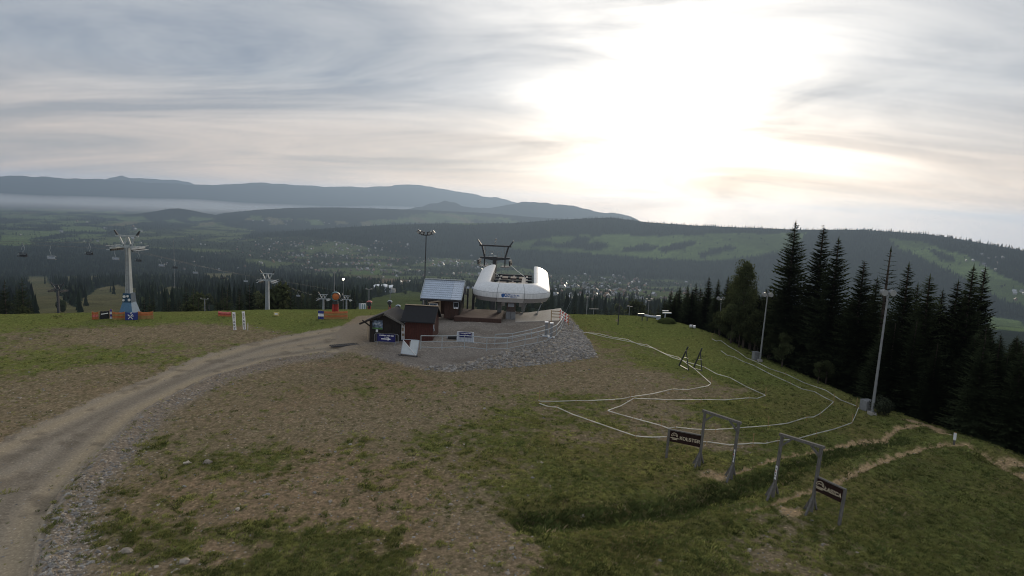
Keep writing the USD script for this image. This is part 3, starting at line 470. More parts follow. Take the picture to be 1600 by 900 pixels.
for k in range(len(cuts) - 1):
    a, b = cuts[k] + 0.018, cuts[k + 1] - 0.018
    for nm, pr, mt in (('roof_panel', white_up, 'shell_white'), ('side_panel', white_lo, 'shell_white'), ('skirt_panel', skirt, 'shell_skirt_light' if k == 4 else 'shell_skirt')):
        v, f = sweep(pr, a, b); v = np.array(v); f = np.array(f)
        tmx = trimesh.Trimesh(v, f, process=False)
        cen = np.array([np.mean(v[:, 0]), np.mean(v[:, 1]), ZB + 0.6])
        c2, o2 = path_at((a + b) / 2); outd = np.array([o2[0] * SGN, o2[1] * SGN, 0.6 if nm == 'roof_panel' else 0])
        if (tmx.face_normals * tmx.area_faces[:, None]).sum(0) @ outd < 0: f = f[:, ::-1]
        part(st, nm, thick(v, f), mt, 35)
lg = MB(); yF = 1.05 - 1.075
lg.box((0.0, yF - 0.03, ZB + 0.29), (2.3, 0.02, 0.46)); part(st, 'logo_board', lg, 'white_print')
sw = MB(); nx = 24
for k in range(nx):   # a blue brush mark fading to the right
    x0 = -0.85 + k * 0.072; t = k / nx; hh = 0.30 * (1 - t) ** .6 * (0.75 + 0.45 * abs(math.sin(k * 2.3))); zc = ZB + 0.27 - 0.02 * math.sin(k * 1.1); sw.box((x0, yF - 0.045, zc + 0.05), (0.074, 0.012, hh + 0.03))
part(st, 'logo_mark', sw, 'blue_logo')
t = meshkit.text_mesh('Kotelnica', 0.2, 0.012, True); t.apply_translation([-t.extents[0] / 2 - t.bounds[0][0], 0, 0]); t.apply_scale([min(1, 1.3 / t.extents[0]), 1, 1])
v = np.array(t.vertices); part(st, 'logo_lettering', MB().add(np.c_[v[:, 0] + 0.05, yF - 0.053 - v[:, 2], v[:, 1] + ZB + 0.24], t.faces), 'white_print')
t = meshkit.text_mesh('Kotelnica', 0.2, 0.012, False); t.apply_translation([-t.extents[0] / 2 - t.bounds[0][0], 0, 0]); t.apply_scale([min(1, 1.3 / t.extents[0]), 1, 1])
v = np.array(t.vertices); part(st, 'logo_subtitle', MB().add(np.c_[v[:, 0] * 0.5 + 0.3, yF - 0.045 - v[:, 2], v[:, 1] * 0.45 + ZB + 0.10], t.faces), 'blue_logo')
dk = MB()
for y in (1.9, 3.6, 6.2, 9.0, 11.8): dk.box((0, y, ZB + .98), (2 * AX - 1.6, 0.16, 0.22))
for x in (-1.45, 0, 1.45): dk.box((x, 6.5, ZB + .9), (0.2, 11.0, 0.22))
part(st, 'machine_frame', dk, 'dark_steel'); 
fl = MB().box((0, 3.1, ZB + 0.42), (2 * AX - 1.7, 3.2, 0.5)); 
for x in (-1.0, 0.0, 1.0): fl.box((x, 4.2, ZB + .82), (0.75, 1.0, 0.5)); fl.box((x * 0.9, 8.4, ZB + .9), (0.6, 1.6, 0.5))
part(st, 'drive_housing', fl, 'machine_brown'); part(st, 'bull_wheel', MB().cyl((0, 3.4, ZB + 0.1), 1.7, 0.22, 28), 'grey_paint')
rd = MB().box((1.15, 5.3, ZB + 1.12), (0.4, 6.5, 0.08)); part(st, 'walkway', rd, 'concrete')
for x, y in ((-1.15, 3.0), (1.2, 7.5), (-1.15, 10.5), (0.9, 10.5)): part(st, 'support_column', MB().box((x, y, ZB / 2 - 0.1), (0.42, 0.42, ZB)), 'grey_paint')
cb = MB().box((0.05, 1.8, 1.1), (0.86, 0.7, 2.2)); part(st, 'front_pillar', cb, 'machine_brown'); part(st, 'pillar_base', MB().box((0.05, 1.72, 0.38), (0.95, 0.72, 0.76)), 'grey_paint')
part(st, 'control_panel', MB().box((0.05, 1.43, 1.42), (0.6, 0.05, 0.34)), 'grey_print'); part(st, 'door_seam', MB().box((0.05, 1.352, 0.4), (0.03, 0.012, 0.74)), 'dark_steel')
# boarding deck, posts, apron
d0 = G(746, 503); dz = S0[2]
deck = thing('boarding_deck', 'low reddish brown plank deck left of the station pillar', 'deck', (d0[0], d0[1], dz - 0.03), math.radians(-2))
for k in range(11): part(deck, 'plank', MB().box((0, 0.24 + k * 0.46, 0.40), (4.5, 0.44, 0.06)), 'deck_wood')
part(deck, 'front_board', MB().box((0, 0.0, 0.19), (4.5, 0.05, 0.40)), 'brown_wood'); part(deck, 'deck_frame', MB().box((0, 2.6, 0.18), (4.4, 5.0, 0.33)), 'dark_wood')
ap = MB(); a0, a1, a2, a3 = G(805, 504), G(882, 501), G(876, 492.5), G(805, 491.5)
for p in (a0, a1, a2, a3): p[2] = dz + 0.05
V = np.array([a0, a1, a2, a3]); ap.add(np.vstack([V, V - [0, 0, .4]]), [[0, 1, 2], [0, 2, 3]] + [t for k in range(4) for t in ([k, k + 4, (k + 1) % 4 + 4], [k, (k + 1) % 4 + 4, (k + 1) % 4])])
single('concrete_apron', ap, 'concrete', 'pale concrete strip on the yard right of the station pillar', 'pavement', None, 'structure')
for i, (px, lab) in enumerate(((723, 'leftmost slim dark post beside the roofed cabin'), (730, 'middle slim dark post between cabin and station'), (739, 'thickest dark post just left of the white station shell'))):
    p = G(px, 489); p[2] = dz
    o = thing('steel_post', lab, 'post', p); w = 0.16 + 0.1 * (i == 2); part(o, 'post_shaft', MB().box((0, 0, 1.25), (w, w, 2.5)), 'dark_steel'); part(o, 'foot_plate', MB().box((0, 0, 0.02), (w * 2, w * 2, 0.04)), 'grey_paint'); part(o, 'cap_box', MB().box((0, 0, 2.58), (w * 1.6, w * 2.2, 0.16)), 'grey_print')
for (px, py, qx, qy, lab) in ((815, 489, 825, 470, 'leftmost leaning pale steel strut behind the concrete apron'), (838, 490, 848, 470, 'leaning pale steel strut under the right end of the station'), (876, 487, 896, 461, 'longest leaning pale strut behind the red striped barrier')):
    p = G(px, py + 2); zt = Z_at(qx, qy, p); d = ray(qx, qy); k = math.hypot(p[0], p[1]) / math.hypot(d[0], d[1]); q = np.array([d[0] * k, d[1] * k, zt]) - p
    o = thing('leaning_strut', lab, 'strut', p); part(o, 'strut_tube', MB().tube([(0, 0, 0), q], 0.05), 'pale_steel'); part(o, 'strut_foot', MB().box((0, 0, 0.08), (0.3, 0.3, 0.2)), 'concrete'); part(o, 'clamp', MB().bar(q * .8, q * .86, 0.16), 'dark_steel')

# ------------------------------------------------------------------ lift towers
def tower_head(o, zt, W, mat, k=1.0):
    """V-shaped head: lower yoke at zt, upper beam above, ears and sheave trains; W is the width of the upper beam"""
    up = 1.25 * k
    part(o, 'lower_yoke', MB().box((0, 0, zt), (W * 0.62, 0.3 * k, 0.22 * k)), mat)
    part(o, 'upper_beam', MB().box((0, 0, zt + up), (W, 0.24 * k, 0.16 * k)), mat)
    for a, b in ((-.16, -.36), (-.16, -.02), (.16, .02), (.16, .36)): part(o, 'brace', MB().bar((a * W, 0, zt + .1 * k), (b * W, 0, zt + up - .06 * k), 0.15 * k), mat)
    for s in (-1, 1):
        part(o, 'lifting_arm', MB().bar((s * W * .42, 0, zt + up + .05 * k), (s * W * .56, 0, zt + up + .62 * k), 0.2 * k, 0.2 * k, .12 * k, .12 * k), 'dark_steel')
        c = s * W * 0.47
        sh = MB().box((c, 0, zt - .12 * k), (0.14 * k, 2.6 * k, 0.2 * k)); sh.box((c - s * .2 * k, 0, zt + .04 * k), (.7 * k, .2 * k, .12 * k))
        tr = part(o, 'sheave_train', sh, mat)
        for j in range(6): part(tr, 'sheave', MB().cyl((c - .06 * k, (j - 2.5) * .42 * k, zt - .28 * k), 0.19 * k, 0.12 * k, 10, axis='x'), 'rubber')
        part(o, 'catwalk', MB().box((c + s * .28 * k, 0, zt - .34 * k), (0.34 * k, 2.7 * k, 0.05 * k)).box((c + s * .44 * k, 0, zt + .1 * k), (.03, 2.7 * k, .04)), mat)
def lift_tower(px, py, top_py, lab, W, mat, k, p=None, sh=None):
    """top_py: photo height of the lower yoke"""
    p = G(px, py) if p is None else p; zt = Z_at(px, top_py, p) - p[2]
    o = thing('lift_tower', lab, 'lift tower', p, 0.0)
    part(o, 'tower_shaft', MB().bar((0, 0, -0.3), (0, 0, zt), sh[0], sh[0], sh[1], sh[1]), mat)
    lad = MB()
    for s in (-1, 1): lad.bar((s * .14 * k, -sh[0] * .55, 1.2), (s * .14 * k, -sh[1] * .6, zt - .1), 0.03)
    for j in range(int((zt - 1.4) / .45)): t_ = (1.4 + j * .45) / zt; y_ = -(sh[0] + (sh[1] - sh[0]) * t_) * .56 - .02; lad.box((0, y_, 1.4 + j * .45), (.28 * k, .03, .03))
    part(o, 'ladder', lad, 'grey_paint'); part(o, 'base_flange', MB().cyl((0, 0, -.1), sh[0] * .85, .25, 12), 'concrete'); tower_head(o, zt, W, mat, k); return o, p
T1, P1 = lift_tower(203, 497, 385.5, 'nearest pale lift tower with blue padded foot at the left', 2.1, 'pale_steel', 0.8, None, (0.56, 0.32))
# its blue padding: a part of the tower
zb = 1.55
part(T1, 'skirt_pad', MB().bar((0, 0, 0.15), (0, 0, zb), 1.45, 1.45, 0.8, 0.8), 'blue_pad'); part(T1, 'upper_pad', MB().bar((0, 0, zb), (0, 0, zb + .85), 0.82, 0.82, 0.74, 0.74), 'dark_blue_pad')
for x, z, r in ((-.2, zb + .55, .13), (.12, zb + .6, .11), (-.28, zb + .2, .1), (.25, zb + .25, .12)): part(T1, 'pad_dot', MB().cyl((x, -.47, z), r, 0.06, 12, axis='y'), 'shell_white')
T2, P2 = lift_tower(418, 492, 438, 'second lift tower, pale and slim, right of the START posts', 2.3, 'pale_steel', 0.95, (lambda a: np.array([a[0], a[1], hz(*a)]))(np.array(flat(418, 492)) * 1.75), (0.85, 0.5))
part(T2, 'foot_pad', MB().bar((0, 0, -.3), (0, 0, 3.4), 1.1, 1.1, 0.95, 0.95), 'blue_pad')
for px, yk, f_, lab in ((505, 467, 2.7, 'small distant lift tower just left of the round snow gun'), (541, 468, 3.2, 'small distant lift tower just right of the round snow gun'), (92, 453, 2.6, 'dark distant lift tower among the trees at far left')):
    a = np.array(flat(px, 492)) * f_; p = np.array([a[0], a[1], hz(*a)]); lift_tower(px, 492, yk, lab, 2.6 if px > 100 else 3.0, 'pale_steel' if px > 100 else 'dark_steel', 1.0, p, (0.6, 0.4))
# dark tower over the station
p = G(770, 489); a = np.array(flat(770, 486)) * 1.16; p = np.array([a[0], a[1], hz(*a)])
zk = Z_at(770, 401.5, p) - p[2]; zu = Z_at(770, 384, p) - p[2]
o = thing('station_tower', 'black lift tower with double crossbeam rising behind the white station', 'lift tower', p, math.radians(-4))
part(o, 'mast', MB().bar((0, 0, -.5), (0, 0, zk), .62, .62, .5, .5), 'dark_steel'); part(o, 'cap', MB().box((0, 0, zk + .12), (.3, .3, .16)), 'pale_steel')
part(o, 'lower_beam', MB().prism([(-2.0, zk), (2.0, zk), (1.9, zk - .22), (.35, zk - .42), (-.35, zk - .42), (-1.9, zk - .22)], -.2, .2), 'dark_steel')
part(o, 'upper_beam', MB().box((0, 0, zu), (4.2, .22, .2)), 'dark_steel')
for s in (-1, 1):
    part(o, 'side_brace', MB().bar((s * 1.35, 0, zk - .05), (s * 1.75, 0, zu), .22), 'dark_steel'); part(o, 'inner_brace', MB().bar((s * 1.3, 0, zk), (s * 1.25, 0, zu), .08), 'grey_paint')
    part(o, 'lifting_arm', MB().bar((s * 1.9, 0, zu + .05), (s * 2.35, 0, zu + .75), .2, .2, .1, .1), 'dark_steel')
    tr = part(o, 'sheave_train', MB().box((s * 2.05, 0, zk - .5), (.22, 2.6, .3)).box((s * 2.1, .9, zk - .85), (.2, 1.2, .5)), 'dark_steel')
    for j in range(5): part(tr, 'sheave', MB().cyl((s * 2.05 - .07, -1.1 + j * .5, zk - .78), .2, .14, 10, axis='x'), 'rubber')
    part(o, 'catwalk', MB().box((s * 1.45, 0, zk - 1.2), (1.1, 2.4, .06)), 'dark_steel'); part(o, 'hanger', MB().bar((s * 1.35, 0, zk), (s * 1.35, 0, zk - 1.2), .16), 'dark_steel')
fr_ = MB()
for x in (-.75, -.25, .35, .8): fr_.bar((x, 0, zk), (x, 0, zk + .75), .035)
for s in (-1, 1): fr_.bar((s * .52 - .25, 0, zk + .75), (s * .52 + .25, 0, zk + .75), .035)
part(o, 'guard_rail', fr_, 'grey_paint'); ant = MB().bar((.05, 0, zu), (.05, 0, zu + .75), .05); part(o, 'antenna_mast', ant, 'grey_paint'); part(o, 'siren', MB().cyl((.05, -.1, zu + .72), .14, .2, 10).cyl((-.02, -.1, zu + .35), .1, .25, 10), 'lamp_glass')
STW = (p, zk)

# ------------------------------------------------------------------ flood light masts
def mast(name, px, py, tx, ty, lab, heads, r=0.09, box=False, p=None, mat='galvanised', lamp=0.2, spread=0.26, lean=True):
    p = G(px, py) if p is None else p; d = ray(tx, ty); k = math.hypot(p[0], p[1]) / math.hypot(d[0], d[1]); q = np.array([d[0] * k, d[1] * k, CAMH + d[2] * k]) - p
    q[0] *= .75; q[1] = 0
    o = thing(name, lab, 'light mast', p); part(o, 'mast_tube', MB().tube([(0, 0, -.2), q * .5, q], r, 8, r * .55), mat); part(o, 'mast_foot', MB().box((0, 0, .1), (r * 4, r * 4, .2)), 'concrete')
    part(o, 'lamp_bracket', MB().box(q + [0, 0, .02], (spread * 2 * max(1, heads - 1) + .1, .06, .06)), mat)
    for j in range(heads):
        x = (j - (heads - 1) / 2) * spread * 2 if heads > 1 else 0; c = q + np.array([x, -.1, .12])
        lp = part(o, 'flood_lamp', MB().cyl(c, lamp * .55, .22, 12, lamp, 'y').tm(trimesh.creation.icosphere(1, lamp * .5), np.array([[1, 0, 0, c[0]], [0, 1, 0, c[1] + .28], [0, 0, 1, c[2]], [0, 0, 0, 1]])), 'grey_paint')
        part(lp, 'lamp_lens', MB().cyl(c + [0, -.02, 0], lamp * .92, .03, 12, axis='y'), 'lamp_glass')
    return o, p
mast('flood_mast', 1187, 565, 1200.5, 463, 'tall grey flood light mast at the meadow edge, farther of the two', 2, .085)
mast('flood_mast', 1362, 648, 1390, 461, 'tall grey flood light mast with concrete foot nearest the dark trees', 2, .095, lamp=.21)
p = np.array(flat(1124, 540)) ; p = np.array([p[0] * 1.16, p[1] * 1.16, 0]); p[2] = hz(p[0], p[1]); mast('flood_mast', 1124, 540, 1125, 468, 'flood lamp head peeking out of the bushes left of the tall mast', 2, .07, p=p)
p = G(662, 499); zt = Z_at(662.5, 366, p) - p[2]
o = thing('flood_mast', 'slim dark mast with winged cluster of flood lamps beside the cabin roof', 'light mast', p)
part(o, 'mast_tube', MB().tube([(0, 0, 0), (0, 0, 2.2)], .13, 8), 'grey_paint'); part(o, 'upper_tube', MB().tube([(0, 0, 2.2), (.03, 0, zt)], .055, 8, .045), 'dark_steel')
for s in (-1, 1):
    part(o, 'lamp_arm', MB().tube([(0, 0, zt - .1), (s * .4, 0, zt - .05), (s * .75, 0, zt + .22)], .05), 'dark_steel')
    for x, z, ry in ((s * .68, zt + .2, s * .7), (s * .3, zt + .12, s * .2)):
        l_ = part(o, 'flood_lamp', MB().box((x, -.05, z), (.36, .3, .3), ry=-ry), 'dark_steel'); part(l_, 'lamp_lens', MB().box((x + .05 * s, -.22, z - .02), (.26, .03, .2), ry=-ry), 'lamp_glass')
    part(o, 'lamp_shade', MB().bar((s * .5, -.08, zt + .34), (s * .85, -.08, zt + .16), .28, .05), 'pale_steel')

# ------------------------------------------------------------------ cabin with metal roof
p = G(688, 502.5); p[2] = dz
cab = thing('lift_cabin', 'dark wooden operator cabin under a large pale metal roof', 'cabin', p, math.radians(-3))
ez, rz_, x0, x1 = 1.98, 3.55, -1.9, 1.98
part(cab, 'back_wall', MB().box((0.05, 2.9, 1.0), (3.4, .1, 2.0)), 'brown_wood')
for k in range(8): part(cab, 'wall_board', MB().box((0.36 + k * .175, .42, .98), (.165, .06, 1.96)), 'brown_wood')
part(cab, 'side_wall', MB().box((1.72, 1.65, 1.0), (.08, 2.4, 2.0)), 'dark_wood'); part(cab, 'inner_wall', MB().box((0.28, 1.65, 1.0), (.08, 2.4, 2.0)), 'dark_wood')
wn = part(cab, 'window', MB().box((1.42, .375, 1.35), (.5, .05, .62)), 'grey_print'); part(wn, 'pane', MB().box((1.42, .34, 1.4), (.38, .03, .4)), 'window_glass'); part(wn, 'notice', MB().box((1.3, .345, 1.05), (.16, .02, .12)).box((1.52, .345, 1.08), (.18, .02, .16)), 'white_print')
nr = 9
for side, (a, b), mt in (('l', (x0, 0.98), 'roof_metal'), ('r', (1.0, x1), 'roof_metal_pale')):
    for j in range(nr):   # stepped courses of metal tiles
        y_a, y_b = -.35 + 2.25 * j / nr, -.35 + 2.25 * (j + 1) / nr; z_a, z_b = ez + (rz_ - ez) * j / nr, ez + (rz_ - ez) * (j + 1) / nr
        m_ = MB(); xs = np.linspace(a, b, int((b - a) / .1) + 1); V = []
        for x in xs:
            w_ = .018 * math.sin(x * 2 * math.pi / .2)
            V += [(x, y_a, z_a + .045 + w_), (x, y_b + .02, z_b + .012 + w_), (x, y_b + .02, z_b - .02), (x, y_a, z_a - .005)]
        n_ = len(xs); F_ = [t for i in range(n_ - 1) for q in range(4) for t in ([i * 4 + q, i * 4 + (q + 1) % 4 + 4, i * 4 + (q + 1) % 4], [i * 4 + q, i * 4 + q + 4, i * 4 + (q + 1) % 4 + 4])]
        F_ += [[0, 1, 2], [0, 2, 3], [n_ * 4 - 4, n_ * 4 - 2, n_ * 4 - 3], [n_ * 4 - 4, n_ * 4 - 1, n_ * 4 - 2]]
        part(cab, 'roof_course', m_.add(V, F_), mt)
part(cab, 'rear_roof', MB().prism([(1.9, rz_), (4.0, ez + .1), (4.0, ez), (1.9, rz_ - .1)], -x1, -x0).__class__() if False else MB().add([(x0, 1.92, rz_ + .02), (x1, 1.92, rz_ + .02), (x1, 4.1, ez), (x0, 4.1, ez), (x0, 1.92, rz_ - .08), (x1, 1.92, rz_ - .08), (x1, 4.1, ez - .08), (x0, 4.1, ez - .08)], [[0, 1, 2], [0, 2, 3], [4, 6, 5], [4, 7, 6], [0, 4, 5], [0, 5, 1], [3, 2, 6], [3, 6, 7], [0, 3, 7], [0, 7, 4], [1, 5, 6], [1, 6, 2]]), 'roof_metal')
part(cab, 'ridge_cap', MB().bar((x0 - .02, 1.9, rz_ + .06), (x1 + .02, 1.9, rz_ + .06), .2, .06), 'pale_steel'); part(cab, 'eave_board', MB().box(((x0 + x1) / 2, -.33, ez - .09), (x1 - x0, .05, .14)), 'dark_steel')
part(cab, 'gable_trim', MB().bar((x0 - .03, -.36, ez), (x0 - .03, 1.9, rz_), .08, .16), 'pale_steel'); part(cab, 'gable_trim', MB().bar((x1 + .03, -.36, ez), (x1 + .03, 1.9, rz_), .08, .16), 'pale_steel')
for x in (-1.62, -1.3): part(cab, 'porch_post', MB().box((x, .3, .95), (.14, .14, 1.9)), 'grey_wood')
part(cab, 'canopy', MB().bar((-1.15, -.1, 1.56), (.02, -.1, 1.82), .5, .1), 'light_wood'); part(cab, 'door_frame', MB().box((-.16, .3, .9), (.2, .1, 1.7)), 'light_wood'); part(cab, 'door_frame', MB().box((-1.0, .3, .8), (.12, .1, 1.5)), 'light_wood')
bd = part(cab, 'picture_board', MB().box((-.72, .1, 1.28), (.82, .05, .4)), 'white_print'); part(bd, 'picture', MB().box((-.72, .065, 1.28), (.66, .02, .28)), 'panel_print_blue')
rp = G(681, 502.5); o = thing('red_safety_flag', 'bright red and white folded flag stand below the cabin porch', 'flag', rp, .2)
part(o, 'flag_cloth', MB().add([(-.22, -.05, .05), (.26, -.05, 0.02), (.12, 0, .72), (-.1, 0, .8), (.0, -.08, .3), (-.22, .05, .05), (.26, .05, .02), (.12, .06, .72), (-.1, .06, .8)], [[0, 4, 3], [4, 2, 3], [4, 1, 2], [5, 8, 7], [5, 7, 6], [0, 3, 8], [0, 8, 5], [1, 6, 7], [1, 7, 2], [2, 7, 8], [2, 8, 3]]), 'red_paint'); part(o, 'flag_pole', MB().tube([(-.06, .02, 0), (0.02, .02, 1.15)], .03), 'white_print')

# ------------------------------------------------------------------ brown hut and red shed
p = G(601, 534); hut = thing('brown_hut', 'small dark brown wooden hut with gabled roof and poster on its front', 'hut', p, math.radians(-5))
W_, D_, EZ, RZ = 2.65, 3.2, 1.66, 2.34
for k in range(15):
    x = -W_ / 2 + (k + .5) * W_ / 15; hh = EZ + (RZ - EZ) * (1 - abs(x) / (W_ / 2 + .35)); part(hut, 'wall_board', MB().box((x, 0.02 + .008 * (k % 2), hh / 2 - .08), (W_ / 15 - .012, .04, hh)), 'dark_wood')
part(hut, 'left_wall', MB().box((-W_ / 2 + .03, D_ / 2, EZ / 2), (.06, D_ - .1, EZ)), 'dark_wood'); part(hut, 'right_wall', MB().box((W_ / 2 - .03, D_ / 2, EZ / 2), (.06, D_ - .1, EZ)), 'dark_wood'); part(hut, 'rear_wall', MB().box((0, D_, EZ / 2), (W_, .06, EZ)), 'dark_wood')
for s, ov in ((-1, .75), (1, .38)):
    a, b = np.array([0, RZ + .06]), np.array([s * (W_ / 2 + ov), RZ + .06 - (RZ - EZ) * (W_ / 2 + ov) / (W_ / 2 + .1)])
    v = [(q[0], y, q[1] + dz_) for y in (-.35, D_ + .3) for q in (a, b) for dz_ in (0, .1)]
    part(hut, 'roof_slope', MB().add(v, [[0, 2, 3], [0, 3, 1], [4, 7, 6], [4, 5, 7], [1, 3, 7], [1, 7, 5], [0, 6, 2], [0, 4, 6], [2, 6, 7], [2, 7, 3], [0, 1, 5], [0, 5, 4]]), 'roof_felt')
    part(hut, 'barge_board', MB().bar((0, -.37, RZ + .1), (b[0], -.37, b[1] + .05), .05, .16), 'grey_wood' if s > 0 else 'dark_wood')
part(hut, 'corner_strut', MB().bar((-W_ / 2, .1, 1.25), (-W_ / 2 - .65, .1, 1.72), .09), 'dark_wood'); part(hut, 'gutter_pipe', MB().tube([(-W_ / 2 - .12, -.02, .1), (-W_ / 2 - .12, -.02, 1.3)], .05), 'light_wood')
ps = part(hut, 'poster', MB().box((-.62, -.03, 1.42), (.88, .04, .76)), 'panel_print_blue'); part(ps, 'poster_band', MB().box((-.62, -.056, 1.12), (.84, .012, .13)), 'panel_print_green'); part(ps, 'poster_figures', MB().box((-.78, -.056, 1.5), (.22, .012, .14), ry=.4).box((-.5, -.056, 1.56), (.26, .012, .12), ry=-.5).box((-.36, -.056, 1.42), (.16, .012, .1)), 'grey_print')
part(hut, 'meter_box', MB().box((-.66, -.05, .92), (.17, .1, .2)), 'white_print'); part(hut, 'window_shutter', MB().box((.3, -.028, 1.25), (.5, .03, .55)), 'dark_wood')
q = G(629.5, 532); o = thing('narrow_board', 'tall narrow white notice board standing between hut and red shed', 'sign', q)
part(o, 'board_panel', MB().box((0, 0, 1.0), (.3, .05, 1.9)), 'white_print'); part(o, 'printed_blocks', MB().box((0, -.03, 1.7), (.2, .012, .12)).box((.03, -.03, 1.35), (.12, .012, .25)).box((-.03, -.03, .95), (.16, .012, .3)).box((.02, -.03, .5), (.2, .012, .2)), 'light_wood'); part(o, 'board_foot', MB().box((0, 0, .04), (.4, .3, .06)), 'dark_steel')
p = G(654, 533); sh = thing('red_shed', 'dark red plank shed with black sloping roof beside the brown hut', 'shed', p, math.radians(-4))
W_, D_, EZ, RZ = 2.35, 2.5, 1.72, 2.75
for k in range(13): x = -W_ / 2 + (k + .5) * W_ / 13; part(sh, 'wall_board', MB().box((x, .01 + .008 * (k % 2), EZ / 2 - .05), (W_ / 13 - .01, .04, EZ + .1)), 'red_wood')
part(sh, 'left_wall', MB().prism([(0, -.2), (D_, -.2), (D_, EZ), (D_ * .55, RZ - .05), (0, EZ)], 0, .06) if False else MB().box((-W_ / 2 + .03, D_ / 2, EZ / 2), (.06, D_ - .08, EZ)), 'red_wood'); part(sh, 'right_wall', MB().box((W_ / 2 - .03, D_ / 2, EZ / 2), (.06, D_ - .08, EZ)), 'red_wood'); part(sh, 'rear_wall', MB().box((0, D_, EZ / 2), (W_, .06, EZ)), 'red_wood')
for s in (-1, 1): part(sh, 'gable_wall', MB().add([(s * (W_ / 2 - .05), .02, EZ), (s * (W_ / 2 - .05), D_, EZ), (s * (W_ / 2 - .05), D_ * .5, RZ - .06), (s * (W_ / 2), .02, EZ), (s * (W_ / 2), D_, EZ), (s * (W_ / 2), D_ * .5, RZ - .06)], [[0, 1, 2], [3, 5, 4], [0, 2, 5], [0, 5, 3], [1, 4, 5], [1, 5, 2]]), 'red_wood')
for a, b in (((-.32, EZ - .12), (D_ * .5, RZ)), ((D_ + .3, EZ - .1), (D_ * .5, RZ))):
    part(sh, 'roof_slope', MB().add([(x, q[0], q[1] + d_) for x in (-W_ / 2 - .3, W_ / 2 + .2) for q in (a, b) for d_ in (0, .08)], [[0, 2, 3], [0, 3, 1], [4, 7, 6], [4, 5, 7], [1, 3, 7], [1, 7, 5], [0, 6, 2], [0, 4, 6], [2, 6, 7], [2, 7, 3], [0, 1, 5], [0, 5, 4]]), 'roof_black')
part(sh, 'ridge_cap', MB().bar((-W_ / 2 - .3, D_ * .5, RZ + .09), (W_ / 2 + .2, D_ * .5, RZ + .09), .16, .05), 'light_wood')
part(sh, 'skid_beam', MB().box((0, .1, -.02), (W_ + .1, .14, .14)), 'dark_wood'); part(sh, 'wall_notices', MB().box((W_ / 2 + .03, .2, 1.25), (.03, .3, .3)).box((W_ / 2 + .03, .4, .95), (.03, .25, .2)), 'grey_print')

# ------------------------------------------------------------------ barriers, signs, railings on the yard
def bars_of(W, z0, z1, n): 
    m = MB()
    for k in range(n): x = -W / 2 + (k + 1) * W / (n + 1); m.tube([(x, 0, z0), (x, 0, z1)], .009, 5)
    return m
p = G(604, 539.5); o = thing('sign_barrier', 'grey crowd barrier carrying a navy banner with white arrow', 'barrier', p, math.radians(-6))
fm_ = MB().tube([(-1.0, 0, .25), (-1.0, 0, .86), (-.9, 0, .98), (.9, 0, .98), (1.0, 0, .86), (1.0, 0, .25)], .022, 6).tube([(-1.0, 0, .27), (1.0, 0, .27)], .02, 6); part(o, 'barrier_frame', fm_, 'galvanised'); part(o, 'barrier_bars', bars_of(2.0, .27, .97, 15), 'galvanised')
for x in (-.75, .75): part(o, 'barrier_foot', MB().tube([(x, -.3, .02), (x, -.1, .14), (x, 0, .27), (x, .1, .14), (x, .3, .02)], .02, 6), 'galvanised')
bn = part(o, 'banner', MB().box((-.02, -.035, .62), (1.5, .012, .62)), 'navy')
def smudge(z, x0, x1, h, sd_):
    m = MB(); r_ = np.random.default_rng(sd_); x = x0
    while x < x1: w_ = r_.uniform(.05, .09); m.box((x + w_ / 2, -.046, z + r_.uniform(-.008, .008)), (w_ * .8, .008, h * r_.uniform(.7, 1.15))); x += w_ + (0.05 if r_.random() < .12 else .008)
    return m
part(bn, 'banner_lettering', MB().add(*smudge(.82, -.6, .62, .085, 3).arr()).add(*smudge(.69, -.18, .16, .045, 4).arr()), 'white_print')
part(bn, 'arrow', MB().prism([(-.46, .49), (.1, .49), (.1, .42), (.4, .53), (.1, .64), (.1, .57), (-.46, .57)], -.05, -.042), 'white_print')
p = G(727, 535.5); o = thing('sign_barrier', 'short pale barrier with small navy notice in the middle of the yard', 'barrier', p, math.radians(-3))
part(o, 'barrier_frame', MB().tube([(-.7, 0, .03), (-.66, 0, .9), (.66, 0, .9), (.7, 0, .03)], .035, 6), 'white_print'); part(o, 'barrier_panel', MB().box((0, .02, .3), (1.2, .02, .5)), 'grey_print'); part(o, 'barrier_bars', bars_of(1.2, .05, .6, 9), 'white_print'); part(o, 'side_plate', MB().box((-.62, -.01, .45), (.2, .04, .8)).box((.62, -.01, .45), (.16, .04, .8)), 'grey_print')
bn = part(o, 'notice', MB().box((0, -.04, .68), (1.0, .02, .42)), 'navy'); part(bn, 'notice_lettering', MB().add(*(lambda a: (a[0] * [.75, 1, 1] + [0, -.012, 0], a[1]))(smudge(.8, -.55, .55, .06, 8).arr())).add(*(lambda a: (a[0] + [0, -.012, 0], a[1]))(smudge(.64, -.15, .2, .06, 9).arr())), 'white_print')
p = G(708, 530); o = thing('hose_roll', 'black rolled hose lying left of the small navy notice', 'hose', p, math.radians(-6)); part(o, 'hose_coil', MB().cyl((-.45, 0, .14), .14, .75, 12, axis='x'), 'rubber'); part(o, 'hose_coupling', MB().cyl((-.52, 0, .14), .1, .08, 10, axis='x').tube([(.3, 0, .14), (.45, .05, .12), (.55, .02, .2)], .05), 'grey_print')
p = G(640, 557); o = thing('torn_tarp_frame', 'white tarpaulin sheet torn open on a leaning square steel frame', 'banner frame', p, math.radians(-10), rx=math.radians(-12))
A_, B_, C_, D2 = (-.62, 0, 1.28), (.66, 0, 1.30), (.55, 0, .12), (-.72, 0, .18)
for nm, a, b in (('frame_tube', A_, B_), ('frame_tube', B_, C_), ('frame_tube', C_, D2), ('frame_tube', D2, A_)): part(o, nm, MB().tube([a, b], .025, 6), 'grey_print')
